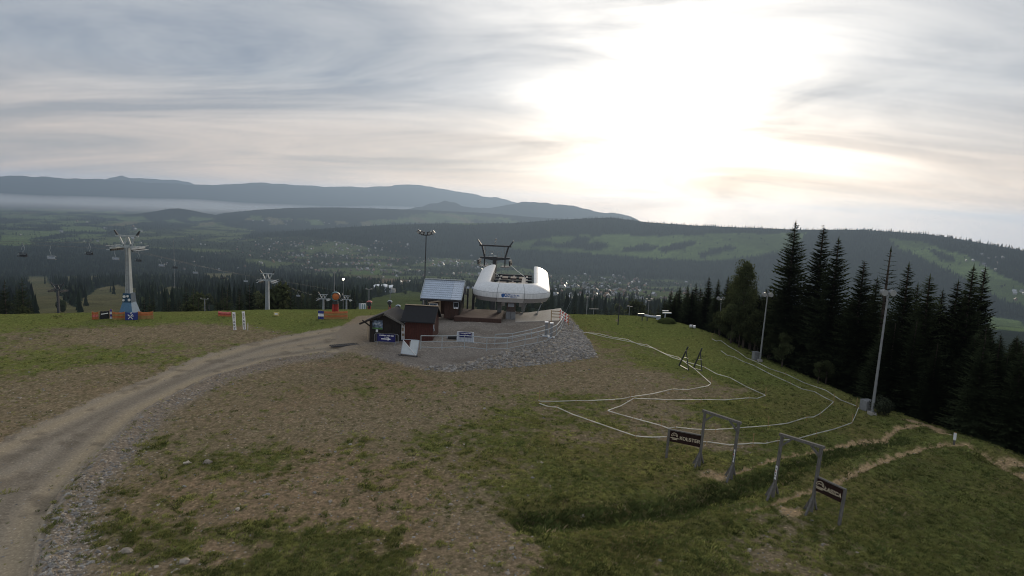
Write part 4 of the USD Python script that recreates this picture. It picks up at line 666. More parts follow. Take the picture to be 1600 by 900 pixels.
part(o, 'diagonal_tube', MB().tube([(-.62, -.03, 1.2), (.5, -.03, .14)], .03, 6), 'white_print'); tri = lambda P_, t_=.012: MB().add([(x, y, z) for x, y, z in P_] + [(x, y + t_, z) for x, y, z in P_], [[0, i, i + 1] for i in range(1, len(P_) - 1)] + [[len(P_), len(P_) + i + 1, len(P_) + i] for i in range(1, len(P_) - 1)])
part(o, 'lower_sheet', tri([(-.62, -.01, 1.14), (-.71, -.01, .2), (.5, -.01, .14)]), 'white_tarp'); part(o, 'upper_sheet', tri([(.0, -.012, 1.27), (.64, -.012, 1.28), (.55, -.012, .16), (-.04, -.04, .66)]), 'white_tarp'); part(o, 'loose_flap', tri([(-.56, .02, 1.22), (-.1, -.02, 1.28), (-.12, .05, .75), (-.25, .1, 1.0)]), 'red_wood')
for x in (-.7, .55): part(o, 'frame_foot', MB().tube([(x, -.25, .0), (x, 0, .12), (x, .45, -.02)], .03, 6), 'dark_steel')
part(o, 'ground_bar', MB().tube([(-.95, 0, .06), (.9, 0, .02)], .03, 6), 'dark_steel')
p = G(538, 540); o = thing('ground_grate', 'dark flat grate lying on the gravel left of the brown hut', 'grate', p + [0, 0, .05], math.radians(33))
part(o, 'grate_frame', MB().box((0, -.28, 0), (2.3, .06, .1)).box((0, .28, 0), (2.3, .06, .1)), 'dark_steel')
for k in range(12): part(o, 'slat', MB().box((-1.06 + k * .193, 0, 0), (.12, .5, .08)), 'dark_wood')
def railing(name, lab, pts, H, mat, z=None, rails=(1.0, .52, .06), r=.03):
    P_ = [G(*q) for q in pts]
    for q in P_: q[2] = z if z is not None else q[2]
    c = P_[0].copy(); o = thing(name, lab, 'railing', c); Q = [q - c for q in P_]
    for q in Q: part(o, 'post', MB().tube([q + [0, 0, -.1], q + [0, 0, H]], r * .9, 6), mat)
    for fr2 in rails: part(o, 'rail', MB().tube([q + [0, 0, H * fr2] for q in Q], r if fr2 > .9 else r * .7, 6), mat)
    return o
railing('yard_railing', 'long curved steel railing along the edge of the gravel yard', [(657, 559), (690, 559), (725, 557), (760, 554), (792, 548), (820, 541), (840, 537), (856, 532), (869, 525), (876, 516), (880, 506)], .95, 'pale_steel', dz, r=.036)
railing('yard_railing', 'shorter inner steel railing across the gravel yard', [(773, 541), (800, 536), (830, 529), (852, 522)], .78, 'pale_steel', dz, r=.034)
for px, py, lab in ((853, 525, 'left grey gate reader post at the end of the inner railing'), (861, 527, 'right grey gate reader post at the end of the inner railing')):
    o = thing('gate_post', lab, 'gate post', G(px, py)); part(o, 'post_body', MB().box((0, 0, .6), (.22, .3, 1.2)), 'grey_paint'); part(o, 'post_cap', MB().box((0, 0, 1.24), (.3, .4, .1)), 'white_print'); part(o, 'base_plate', MB().box((0, -.1, .03), (.6, .6, .06)), 'grey_print')
p = G(869, 504); o = thing('striped_barrier', 'wooden rail barrier with slanting red and white striped boards at the yard corner', 'barrier', p, math.radians(-4))
for x in (-.5, .35): part(o, 'post', MB().box((x, 0, .6), (.08, .08, 1.2)), 'stake_wood')
for z in (.55, .85, 1.12): part(o, 'rail', MB().box((-.05, -.05, z), (1.0, .04, .09)), 'light_wood')
for j, z in enumerate((1.2, .9, .62)):
    bd = part(o, 'striped_board', MB().bar((.3, -.1, z), (1.2, -.5, z - .45), .05, .2), 'pink_red')
    for k in range(3): t0, t1 = .12 + k * .3, .25 + k * .3; a, b = np.array([.3, -.1, z]), np.array([1.2, -.5, z - .45]); part(bd, 'white_stripe', MB().bar(a + (b - a) * t0, a + (b - a) * t1, .062, .204), 'white_print')
part(o, 'post', MB().box((1.18, -.48, .3), (.08, .08, .9)), 'stake_wood')

# ------------------------------------------------------------------ around the left tower: mats, banners, START posts
def net(o_lab, pa, pb, h, mats, cat='safety mat', name='safety_mat', sag=.1, posts=True):
    a, b = G(*pa), G(*pb); c = a; o = thing(name, o_lab, cat, c); d = b - a; n = 8
    for k, mt in enumerate(mats):
        V = []; z0, z1 = h * (len(mats) - k) / len(mats), h * (len(mats) - k - 1) / len(mats)
        for i in range(n + 1):
            t_ = i / n; s_ = -sag * 4 * t_ * (1 - t_); y = .05 * math.sin(i * 1.9); V += [(d[0] * t_, d[1] * t_ + y, d[2] * t_ + z0 * (1 + s_)), (d[0] * t_, d[1] * t_ + y - .05, d[2] * t_ + z1 + .02 + (s_ * z1))]
        V += [(x, y + .07, z) for x, y, z in V]; m = 2 * (n + 1); F_ = [f for i in range(n) for f in ([2 * i, 2 * i + 1, 2 * i + 3], [2 * i, 2 * i + 3, 2 * i + 2], [2 * i + m, 2 * i + 3 + m, 2 * i + 1 + m], [2 * i + m, 2 * i + 2 + m, 2 * i + 3 + m], [2 * i, 2 * i + 2, 2 * i + 2 + m], [2 * i, 2 * i + 2 + m, 2 * i + m])]
        part(o, 'net_band', MB().add(V, F_), mt, 30)
    for q in ((0, 0, 0), d) if posts else (): part(o, 'net_post', MB().tube([np.array(q) + [0, .03, -.1], np.array(q) + [0, .03, h * 1.05]], .03, 6), 'stake_wood')
    return o
net('orange safety mat end on, leftmost by the padded tower', (144, 499.5), (154, 499), .74, ['orange_net', 'pink_red', 'orange_net'])
o = net('black advertising banner left of the padded lift tower', (156, 499), (171, 498), .74, ['black_print'], 'banner', 'black_banner', .02); part(o, 'banner_lettering', MB().add([(x * 1.0 + .25 * i, -.04, z) for i in range(0) for x, z in ()] + [(.18, -.09, .46), (.80, -.05, .58), (.80, -.05, .66), (.18, -.09, .54), (.18, -.07, .46), (.80, -.03, .58), (.80, -.03, .66), (.18, -.07, .54)], [[0, 1, 2], [0, 2, 3], [4, 6, 5], [4, 7, 6]]), 'white_print')
net('purple and white mat end beside the black banner', (172, 498.5), (175.5, 498.5), .9, ['purple_pad', 'white_print', 'purple_pad', 'white_print'], sag=0)
net('orange and yellow safety net left of the blue tower pad', (176, 499.5), (195, 499.5), .74, ['orange_net', 'yellow_net', 'orange_net', 'yellow_net'])
net('orange and yellow safety net right of the blue tower pad', (216, 499), (239, 498.5), .74, ['orange_net', 'orange_net', 'yellow_net', 'yellow_net'])
o = net('deep blue crash pad with white emblem in front of the left tower', (196, 500.5), (215, 500), .74, ['deep_blue_pad'], sag=.06, posts=False)
em = MB()
for a, b in (((.3, .15), (.72, .62)), ((.72, .15), (.36, .5)), ((.4, .42), (.8, .45)), ((.55, .62), (.6, .8)), ((.28, .55), (.42, .4))): em.bar((a[0], -.06, a[1]), (b[0], -.06, b[1]), .03, .055)
part(o, 'emblem', em, 'white_print')
net('faded red safety net between the left tower and START posts', (341, 494), (361, 495), .5, ['pink_red', 'red_paint', 'orange_net'], sag=.12)
for px, py, top, lab in ((367, 516, 488, 'left white START flag post on the grass strip'), (382, 515, 487, 'right white START flag post on the grass strip')):
    p = G(px, py); H_ = Z_at(px, top, p) - p[2]; o = thing('start_post', lab, 'start post', p, math.radians(5), ry=math.radians(-3)); part(o, 'flag_panel', MB().box((0, 0, H_ / 2 + .02), (.25, .04, H_)), 'white_print'); part(o, 'pole', MB().tube([(-.02, .05, -.1), (-.02, .05, H_ + .05)], .025, 6), 'dark_steel')
    for i, ch in enumerate('START'):
        t = meshkit.text_mesh(ch, .2, .01, True); v = np.array(t.vertices); part(o, 'letter', MB().add(np.c_[v[:, 0] - t.extents[0] / 2 - t.bounds[0][0], -.024 - v[:, 2], v[:, 1] + H_ - .36 - i * .3], t.faces), 'black_print')
p = G(387, 516); o = thing('marker_stake', 'short pale stake beside the right START post', 'stake', p); part(o, 'stake_rod', MB().tube([(0, 0, -.1), (.02, 0, .65)], .035, 6), 'white_tape'); part(o, 'stake_tip', MB().cyl((.02, 0, .65), .04, .06, 8), 'light_wood')
p = G(432, 493.5); o = thing('yellow_sign', 'small yellow and white sign beside the second lift tower', 'sign', p); part(o, 'sign_board', MB().box((0, 0, .2), (.52, .04, .34)), 'cream_sign'); part(o, 'sign_print', MB().box((-.02, -.026, .2), (.3, .012, .16)), 'white_print'); part(o, 'sign_leg', MB().box((0, .03, .1), (.4, .03, .3)), 'stake_wood')

# ------------------------------------------------------------------ snow guns, lamps and small gear along the hill's rear edge
def at_dist(px, py, p):
    d = ray(px, py); k = math.hypot(p[0], p[1]) / math.hypot(d[0], d[1]); return np.array([d[0] * k, d[1] * k, CAMH + d[2] * k])
def further(px, py, f): a = np.array(flat(px, py)) * f; return np.array([a[0], a[1], hz(*a)])
p = G(524, 497); zc = Z_at(525, 463, p) - p[2]
o = thing('snow_gun', 'round orange and teal fan snow gun on a red tower with orange mats', 'snow gun', p, .15)
part(o, 'tower_leg', MB().bar((-.3, 0, -.1), (-.2, 0, zc - .75), .16), 'red_paint'); part(o, 'tower_leg', MB().bar((.3, 0, -.1), (.2, 0, zc - .75), .16), 'red_paint'); part(o, 'tower_panel', MB().box((0, .1, zc * .42), (.45, .1, zc * .7)), 'red_paint'); part(o, 'lift_arm', MB().box((0, 0, zc - .62), (.5, .4, .3)), 'dark_steel')
part(o, 'fan_barrel', MB().tm(trimesh.creation.annulus(.36, .46, .6), trimesh.transformations.rotation_matrix(math.pi / 2, [1, 0, 0]) + np.array([[0, 0, 0, 0], [0, 0, 0, -.1], [0, 0, 0, zc], [0, 0, 0, 0]])), 'teal', 40)
part(o, 'fan_cover', MB().tm(trimesh.creation.icosphere(2, .4), np.array([[1, 0, 0, .1], [0, .5, 0, -.3], [0, 0, 1, zc + .04], [0, 0, 0, 1]])), 'orange_net', True); part(o, 'nozzle_ring', MB().tm(trimesh.creation.torus(.42, .03, 24, 6), trimesh.transformations.rotation_matrix(math.pi / 2, [1, 0, 0]) + np.array([[0, 0, 0, 0], [0, 0, 0, -.42], [0, 0, 0, zc], [0, 0, 0, 0]])), 'dark_steel')
part(o, 'motor_box', MB().box((.05, .35, zc), (.4, .5, .4)), 'dark_steel')
net('orange and yellow mat wrapped round the snow gun tower', (507, 499), (543, 498.5), .8, ['orange_net', 'yellow_net', 'orange_net', 'yellow_net'], sag=.04)
net('blue and white pad left of the round snow gun', (497, 498.5), (506, 499), .85, ['deep_blue_pad', 'white_print', 'deep_blue_pad'], sag=.02)
for px, top, f_, lab in ((577, 473, 1.13, 'red snow gun with pale head, nearest behind the brown hut roof'), (609, 472, 1.3, 'red snow gun with white head farther down the piste'), (622, 479, 1.22, 'thin red snow gun post behind the gap between hut and shed')):
    p = further(px, 487, f_); zc = Z_at(px, top, p) - p[2]; o = thing('snow_gun', lab, 'snow gun', p)
    part(o, 'tower_leg', MB().bar((-.18, 0, -.1), (-.1, 0, zc - .5), .11), 'red_paint'); part(o, 'tower_leg', MB().bar((.18, 0, -.1), (.1, 0, zc - .5), .11), 'red_paint'); part(o, 'cross_plate', MB().box((0, 0, zc * .55), (.4, .08, .5)), 'pink_red'); part(o, 'lift_arm', MB().box((0, 0, zc - .5), (.2, .2, .4)), 'dark_steel')
    part(o, 'fan_barrel', MB().cyl((0, -.3, zc - .1), .3, .55, 14, .24, 'y'), 'dark_steel', 40); part(o, 'weather_hood', MB().tm(trimesh.creation.icosphere(2, .34), np.array([[1, 0, 0, 0], [0, .9, 0, 0], [0, 0, .6, zc + .06], [0, 0, 0, 1]])), 'grey_print' if px != 577 else 'pink_red', True)
p = further(567, 487, 1.1); H_ = Z_at(567, 473, p) - p[2]; o = thing('piste_sign', 'white and green piste sign on a frame behind the hut', 'sign', p, .25)
part(o, 'upper_panel', MB().box((.05, 0, H_ - .55), (.5, .04, 1.0)), 'white_print'); part(o, 'lower_panel', MB().box((-.05, .02, .62), (.85, .04, .85)), 'grey_print'); part(o, 'panel_marks', MB().box((-.05, -.03, H_ - .55), (.08, .012, .75)).box((.18, -.03, H_ - .55), (.08, .012, .75)), 'teal'); part(o, 'frame_post', MB().box((-.32, .04, H_ / 2), (.06, .06, H_)), 'dark_steel'); part(o, 'frame_post', MB().box((.3, .04, H_ / 2), (.06, .06, H_)), 'dark_steel')
def snow_fence(lab, pts, h):
    P_ = [further(px, py, f_) for px, py, f_ in pts]; c = P_[0].copy(); o = thing('snow_fence', lab, 'fence', c)
    for q in P_: part(o, 'fence_post', MB().bar(q - c + [0, 0, -.2], q - c + [0, 0, h * 1.1], .07), 'stake_wood')
    for a, b in zip(P_[:-1], P_[1:]): part(o, 'top_rail', MB().bar(a - c + [0, 0, h], b - c + [0, 0, h], .06, .09), 'light_wood'); part(o, 'lower_rail', MB().bar(a - c + [0, 0, h * .5], b - c + [0, 0, h * .5], .05, .07), 'light_wood')
snow_fence('orange brown slatted fence running down the piste behind the red shed', [(577, 487, 1.16), (596, 487, 1.22), (612, 486, 1.32), (628, 486, 1.45), (645, 485, 1.65)], 1.2)
def pole(name, lab, cat, px, f_, base_py, top, W=.0, lamps=0, r=.06, bar=0.0, twin=False, mat='grey_paint'):
    p = further(px, base_py, f_) if f_ > 1 else G(px, base_py); zt = Z_at(px, top, p) - p[2]; o = thing(name, lab, cat, p)
    part(o, 'pole_shaft', MB().tube([(0, 0, -.3), (.02, 0, zt)], r, 7, r * .7), mat)
    if bar: part(o, 'cross_arm', MB().box((0.02, 0, zt - .05), (bar, .07, .09)), mat)
    for s in range(lamps): x = (s - (lamps - 1) / 2) * max(bar, .4); l_ = part(o, 'flood_lamp', MB().box((x, -.08, zt + .1), (.24, .2, .2)), 'grey_paint'); part(l_, 'lamp_lens', MB().box((x, -.205, zt + .1), (.19, .02, .15)), 'lamp_glass')
    return o, zt
o, zt = pole('trail_pole', 'dark slim pole standing on the right meadow with small tags', 'pole', 965.5, 1, 508, 459, r=.06, mat='dark_steel'); part(o, 'tag_plate', MB().box((-.16, -.05, .5), (.22, .03, .2)), 'light_wood'); part(o, 'tag_plate', MB().box((.02, -.07, 1.7), (.16, .03, .9)), 'dark_steel'); part(o, 'pole_tip', MB().tube([(.02, 0, zt), (.1, 0, zt + .5)], .025), 'grey_paint')
pole('lamp_post', 'thin lamp post behind the crest right of the striped barrier', 'lamp post', 916, 1.12, 493, 466, lamps=1, r=.06); pole('marker_pole', 'small T-shaped pole behind the crest, left of the dark slim pole', 'pole', 927, 1.06, 494, 482, bar=1.1, r=.05)
pole('marker_pole', 'small T-shaped pole behind the crest, right of the dark slim pole', 'pole', 982.5, 1.08, 496, 478, bar=.7, r=.05); pole('lamp_post', 'thin twin lamp post behind the crest left of the earth mound', 'lamp post', 1012, 1.12, 497, 469, lamps=2, bar=.6, r=.05)
pole('lamp_post', 'slim twin lamp post rising behind the brown hut', 'lamp post', 576, 1.5, 487, 452, lamps=2, bar=.8, r=.09); pole('lamp_post', 'faint slim lamp post on the piste behind the red shed', 'lamp post', 609, 2.1, 487, 455, lamps=1, r=.08)
pole('lamp_post', 'tall grey lamp post beside the round snow gun', 'lamp post', 522, 1.45, 490, 427, lamps=1, r=.09); pole('lamp_post', 'pale tall mast among the dark trees left of centre', 'lamp post', 274, 12.0, 490, 374, lamps=2, bar=2.4, r=.3); pole('lamp_post', 'small dark twin lamp post at the crest between left tower and START posts', 'lamp post', 320, 2.2, 492, 467, lamps=2, bar=1.5, r=.12)
o, zt = pole('lamp_post', 'lamp post with a bright white lit lamp above the dark trees', 'lamp post', 536, 2.8, 487, 436, r=.09); part(o, 'lit_lamp', MB().tm(trimesh.creation.icosphere(2, .38), np.array([[1, 0, 0, 0], [0, 1, 0, -.1], [0, 0, 1, zt], [0, 0, 0, 1]])), 'lamp_lit', True); part(o, 'lamp_cap', MB().cyl((0, -.1, zt + .3), .3, .2, 10), 'dark_steel')
p = G(1042, 508); p = p * [1.02, 1.02, 1]; p[2] = hz(p[0], p[1]); m_ = trimesh.creation.icosphere(4, 1.0); v = np.array(m_.vertices); v = v * (1 + .25 * (meshkit.fbm(v * 2.3, 4, 2) - .5))[:, None] * [1.05, .8, .62]
single('earth_mound', MB().add(v + p + [0, 0, -.02], m_.faces), 'grass_dark', 'dark overgrown earth mound on the far right of the meadow', 'mound', smooth=True)
p = G(1015, 503); p = p * [1.01, 1.01, 1]; p[2] = hz(p[0], p[1]); o = thing('pipe_trailer', 'white pipe on a low dark trailer left of the earth mound', 'trailer', p, -.06)
part(o, 'pipe', MB().tube([(-1.0, 0, .62), (.2, 0, .5), (1.0, 0, .45)], .12, 10), 'grey_print', 40); part(o, 'chassis', MB().box((-1.0, 0, .62), (.7, .4, .3)), 'dark_steel'); part(o, 'pump_box', MB().box((.95, .1, .4), (.45, .4, .45)), 'grey_print'); part(o, 'trailer_leg', MB().box((-.85, 0, .2), (.08, .3, .5)), 'dark_steel'); part(o, 'trailer_leg', MB().box((-.3, 0, .2), (.08, .3, .5)), 'dark_steel')
p = further(1038, 499, 1.02); zt = Z_at(1041, 489, p) - p[2]; o = thing('snow_lance', 'pale snow lance with flat double head behind the earth mound', 'snow gun', p); part(o, 'lance_pole', MB().tube([(0, 0, 0), (.1, 0, zt)], .07, 7), 'grey_print'); part(o, 'lance_head', MB().box((.25, 0, zt), (1.0, .25, .14)).box((.05, 0, zt + .25), (.7, .2, .1)), 'grey_print')
p = G(1082, 513); p[2] = hz(p[0], p[1]); o = thing('net_roll', 'white rolled net lying at the edge of the bushes', 'roll', p, -.5); part(o, 'roll_body', MB().cyl((-.3, 0, .2), .17, .6, 10, axis='x'), 'shell_white', 40); part(o, 'roll_strap', MB().cyl((-.05, 0, .2), .18, .08, 10, axis='x'), 'dark_steel')

# ------------------------------------------------------------------ black A-frames, trail gates, markers, course tapes
for (a, b, c, lab) in (((1061, 571), (1076, 579), (1075, 542), 'left black leaning A-frame on the right meadow'), ((1083, 576), (1097, 580), (1097, 544), 'right black leaning A-frame on the right meadow')):
    pa, pb = G(*a), G(*b); q = at_dist(c[0], c[1], pb); o = thing('swing_stand', lab, 'frame', pb); part(o, 'leaning_leg', MB().bar(pa - pb, q - pb, .09, .07), 'dark_steel'); part(o, 'rear_leg', MB().bar((0, 0, -.05), q - pb - [.12, 0, .3], .09, .07), 'dark_steel'); part(o, 'base_bar', MB().bar(pa - pb + [0, 0, .04], (0, 0, .04), .05), 'dark_steel'); part(o, 'cross_bar', MB().bar((pa - pb) * .55 + (q - pb) * .45, (q - pb) * .5, .045), 'dark_steel')
def trail_gate(lab, L0, L1, R0, R1, sign_side, sp0, sp1, word, tagside):
    A, B = G(*L0), G(*R0); c = A.copy(); o = thing('trail_gate', lab, 'gate', c)
    def top(base, px): q = at_dist(px[0], px[1], base); q[0] = base[0] + (q[0] - base[0]) * .7; q[1] = base[1]; return q
    TA, TB = top(A, L1), top(B, R1); zt = (TA[2] - A[2] + TB[2] - B[2]) / 2; TA[2], TB[2] = A[2] + zt, B[2] + zt; a, b, ta, tb = A - c, B - c, TA - c, TB - c; u = (b - a); u /= np.linalg.norm(u); n = np.array([u[1], -u[0], 0])
    for q, t_ in ((a, ta), (b, tb)):
        ps = part(o, 'post', MB().bar(q - [0, 0, .1], t_, .11), 'grey_wood'); d_ = (t_ - q) / np.linalg.norm(t_ - q)
        for s_, m_ in ((-1, n), (1, n), (-1, u * .6)): part(ps, 'foot_brace', MB().bar(q + m_ * s_ * .5 + [0, 0, -.03], q + d_ * .72, .07, .1), 'grey_wood')
    part(o, 'top_beam', MB().bar(ta - u * .12 + [0, 0, .06], tb + u * .12 + [0, 0, .06], .13, .11), 'grey_wood')
    for q, s_ in ((ta, 1), (tb, -1)): part(o, 'knee_brace', MB().bar(q + u * s_ * .42, q - [0, 0, .42], .08), 'grey_wood')
    S = G(*sp0); TS = at_dist(sp1[0], sp1[1], S); hS = TS[2] - S[2]; s0, lean = S - c, (ta - a) / np.linalg.norm(ta - a); s1 = s0 + lean * hS
    part(o, 'sign_post', MB().bar(s0 - [0, 0, .1], s1, .1), 'grey_wood'); g0 = a if sign_side < 0 else b; e0 = s1; e1 = g0 + lean * (hS + .06); l_, r_ = (e0, e1) if sign_side < 0 else (e1, e0)
    ux = r_ - l_; Wd = np.linalg.norm(ux); ux /= Wd; nn = np.cross(ux, lean); nn /= np.linalg.norm(nn); vv = np.cross(nn, ux); Hh = .56 if Wd > 1 else .5
    M = lambda x, z, d_=0.0: l_ + ux * x + vv * (z - Hh) + nn * d_
    bd = part(o, 'sign_board', MB().add([M(x, z, d_) for d_ in (-.02, .02) for x, z in ((.04, 0), (Wd - .04, 0), (Wd - .04, Hh), (.04, Hh))], [[0, 2, 1], [0, 3, 2], [4, 5, 6], [4, 6, 7]] + [t for k in range(4) for t in ([k, (k + 1) % 4, (k + 1) % 4 + 4], [k, (k + 1) % 4 + 4, k + 4])]), 'sign_brown'); part(o, 'sign_cap', MB().bar(M(-.04, Hh + .03), M(Wd + .04, Hh + .03), .1, .05), 'grey_wood')
    t = meshkit.text_mesh(word, .2, .01, True); k = min(1.0, (Wd * .6) / t.extents[0]); v = np.array(t.vertices) - [t.bounds[0][0], 0, 0]; part(bd, 'sign_lettering', MB().add([M(Wd * .34 + x * k, Hh * .33 + y * max(k, .8), .022 + z) for x, y, z in v], t.faces), 'sign_cream')
    lg = MB(); cx, cz, R_ = Wd * .18, Hh * .55, .155
    pts = [M(cx + R_ * math.cos(th), cz + R_ * math.sin(th), .03) for th in np.linspace(-.15, math.pi + .15, 14)]; lg.tube(pts, .014, 5); lg.tube([M(cx - .11, cz - .02, .03), M(cx - .04, cz + .07, .03), M(cx + .0, cz + .03, .03), M(cx + .06, cz + .08, .03), M(cx + .12, cz - .02, .03)], .016, 5)
    for zz, w_ in ((-.1, .2), (-.16, .13)): lg.bar(M(cx - w_, cz + zz, .03), M(cx + w_, cz + zz, .03), .016, .035)
    part(bd, 'sign_emblem', lg, 'sign_cream')
    q, t_ = (b, tb) if tagside > 0 else (a, ta); d_ = (t_ - q) / np.linalg.norm(t_ - q); nf = n if n[1] < 0 else -n; tp = part(o, 'white_tag', MB().bar(q + d_ * .85 + nf * .065, q + d_ * 1.45 + nf * .065, .15, .02), 'white_print')
    for k_ in range(4): part(tp, 'tag_mark', MB().bar(q + d_ * (.93 + k_ * .12) + nf * .08, q + d_ * (1.0 + k_ * .12) + nf * .08, .08, .012), ('red_paint' if k_ == 2 else 'black_print'))
trail_gate('weathered wooden trail gate with brown KOŁSTER sign on its left', (1092, 728), (1103, 646), (1142, 748), (1157, 662), -1, (1041, 715), (1048, 672), 'KOŁSTER', 1)
trail_gate('weathered wooden trail gate with brown ŁASICA sign on its right', (1207, 777), (1226, 685), (1267, 800), (1288, 700), 1, (1311, 820), (1324, 767), 'ŁASICA', -1)
p = G(1491, 690); o = thing('marker_post', 'short white topped marker post beside the brown earth trail', 'marker post', p); part(o, 'post_shaft', MB().box((0, 0, .2), (.07, .07, .5)), 'grey_wood'); part(o, 'white_sleeve', MB().box((0, 0, .42), (.1, .1, .4)), 'white_print'); part(o, 'post_cap', MB().box((0, 0, .635), (.07, .07, .03)), 'stake_wood')
p = G(1354, 641); o = thing('concrete_block', 'grey concrete block behind the nearest flood light mast', 'block', p, .2); part(o, 'block_body', MB().box((0, 0, .3), (.6, .6, .75)), 'grey_paint'); part(o, 'cable_box', MB().box((.05, -.33, .45), (.3, .08, .4)), 'grey_paint')
p = G(1180, 562); o = thing('cable_cabinet', 'small grey cable cabinet beside the farther flood light mast', 'cabinet', p, .2); part(o, 'cabinet_body', MB().box((0, 0, .3), (.45, .4, .7)), 'grey_paint'); part(o, 'cabinet_lid', MB().box((0, 0, .67), (.52, .46, .05)), 'grey_paint')
TAPES = [('white course tape from the yard corner to the pointed stake at left', [(895, 519), (935, 525), (980, 534), (1020, 546), (1060, 561), (1085, 581), (1111, 601), (1100, 609), (1050, 613), (985, 624), (962, 627), (900, 629), (842, 630)]),
 ('white course tape sweeping below the KOŁSTER sign', [(842, 632), (870, 642), (920, 659), (993, 685), (1042, 689), (1104, 695), (1176, 699), (1215, 694), (1275, 683), (1331, 663), (1341, 641)]),
 ('white course tape forming the inner loop above the KOŁSTER gate', [(915, 523), (985, 536), (1010, 542), (1050, 561), (1100, 578), (1140, 594), (1196, 620), (1170, 627), (1095, 630), (990, 628), (949, 646), (990, 656), (1033, 668), (1055, 674), (1118, 676), (1200, 668), (1260, 658), (1281, 651), (1302, 632), (1272, 615), (1235, 602), (1177, 573), (1147, 559), (1126, 552)]),
 ('thin white course tape along the edge of the dark trees', [(1112, 532), (1126, 536), (1153, 553), (1180, 568), (1227, 587), (1290, 615), (1338, 638)])]
for lab, pts in TAPES:
    P_ = [G(*q) + [0, 0, rng.uniform(.08, .26)] for q in pts]; c = P_[0].copy(); o = thing('course_tape', lab, 'course tape', c); m_ = MB()
    for a, b in zip(P_[:-1], P_[1:]):
        k = max(2, int(np.linalg.norm(b - a) / 2.0)); prev = a - c
        for i in range(1, k + 1):
            t_ = i / k; q = a + (b - a) * t_; q = np.array([q[0], q[1], max(hz(q[0], q[1]) + .03, q[2] - (.14 * rng.random() * math.sin(math.pi * t_)))]); m_.bar(prev, q - c, .03, .04); prev = q - c
    part(o, 'tape_ribbon', m_, 'white_tape')
    for i, q in enumerate(P_):
        if i % 2 == 0 or q[1] < 42: part(o, 'stake', MB().tube([q - c - [0, 0, .3], q - c + [0, 0, .12 if i % 3 else .55]], .022, 5), 'stake_wood')
p = G(842, 631); o = thing('corner_stake', 'tall thin wooden stake at the pointed corner of the tapes', 'stake', p); part(o, 'stake_rod', MB().tube([(0, 0, -.1), (.02, 0, .9)], .03, 6), 'stake_wood'); part(o, 'tape_knot', MB().tm(trimesh.creation.icosphere(1, .06), np.array([[1, 0, 0, 0], [0, 1, 0, 0], [0, 0, 1, .2], [0, 0, 0, 1]])), 'white_tape')

# ------------------------------------------------------------------ trees
def spruce(seed, H, R, nw, nb, needle=1.0, bare=False):
    """layered drooping branches, each a spine with side sprays and hanging twigs; returns (trunk, crown)"""
    g = np.random.default_rng(seed); tr = MB().tube([(0, 0, -1.0), (0, 0, H * .35), (.04, .02, H * .7), (0, 0, H * .985)], H * .013, 7, H * .0022); V, Fc, n = [], [], 0
    for i in range(nw):
        t = (i + g.uniform(-.3, .3)) / nw; z0_ = z = H * (.04 + .955 * t); L0 = R * (1 - t) ** .78 * (0.62 + .38 * min(1, t * 9 + .3)) + .1
        if bare: L0 *= .95
        zj = H / nw; m = max(4, int(nb * (1 - t * .35) * (.7 if bare else 1)))
        a0 = g.uniform(0, 6.28)
        for j in range(m):
            a = a0 + 6.283 * (j + g.uniform(-.35, .35)) / m; L = L0 * g.uniform(.5, 1.2); z = z0_ + (g.uniform(-.9, .9) * zj if not bare else 0); d = np.array([math.cos(a), math.sin(a), 0]); s = np.array([-d[1], d[0], 0]); rise = -.42 + .75 * t + g.uniform(-.12, .12); ns = 5 if L > .5 else 3
            sp = [np.array([0, 0, z]) + d * L * u + np.array([0, 0, L * (rise * u + .26 * u * u * (1 if t < .8 else .2))]) for u in np.linspace(0, 1, ns + 1)]
            for k in range(1, ns + 1):
                p0, p1 = sp[k - 1], sp[k]; u = k / ns; wd = (.30 * L * (1.08 - u) + .07) * (.4 if bare and g.random() < .75 else 1) * needle; dn = (.16 + .14 * g.random()) * (1 - .5 * t) * min(1.0, L) * needle
                q = (p0 + p1) / 2
                for sg in (-1, 1):
                    tip = p1 + s * sg * wd * g.uniform(.7, 1.2) + d * wd * .35 + [0, 0, -wd * .28]; V += [p0, p1, tip]; Fc.append([n, n + 1, n + 2]); n += 3
                V += [p0, p1, q + [0, 0, -dn] + s * g.uniform(-.1, .1) * L]; Fc.append([n, n + 1, n + 2]); n += 3
            V += [sp[-1], sp[-1] + d * .16 * L + s * .06 * L + [0, 0, .02], sp[-1] + d * .12 * L - s * .07 * L]; Fc.append([n, n + 1, n + 2]); n += 3
    tip = np.array([0, 0, H]); V += [tip + [.0, 0, .35], tip + [.07, 0, -.3], tip + [-.07, .03, -.3]]; Fc.append([n, n + 1, n + 2])
    return tr, MB().add(V, Fc)
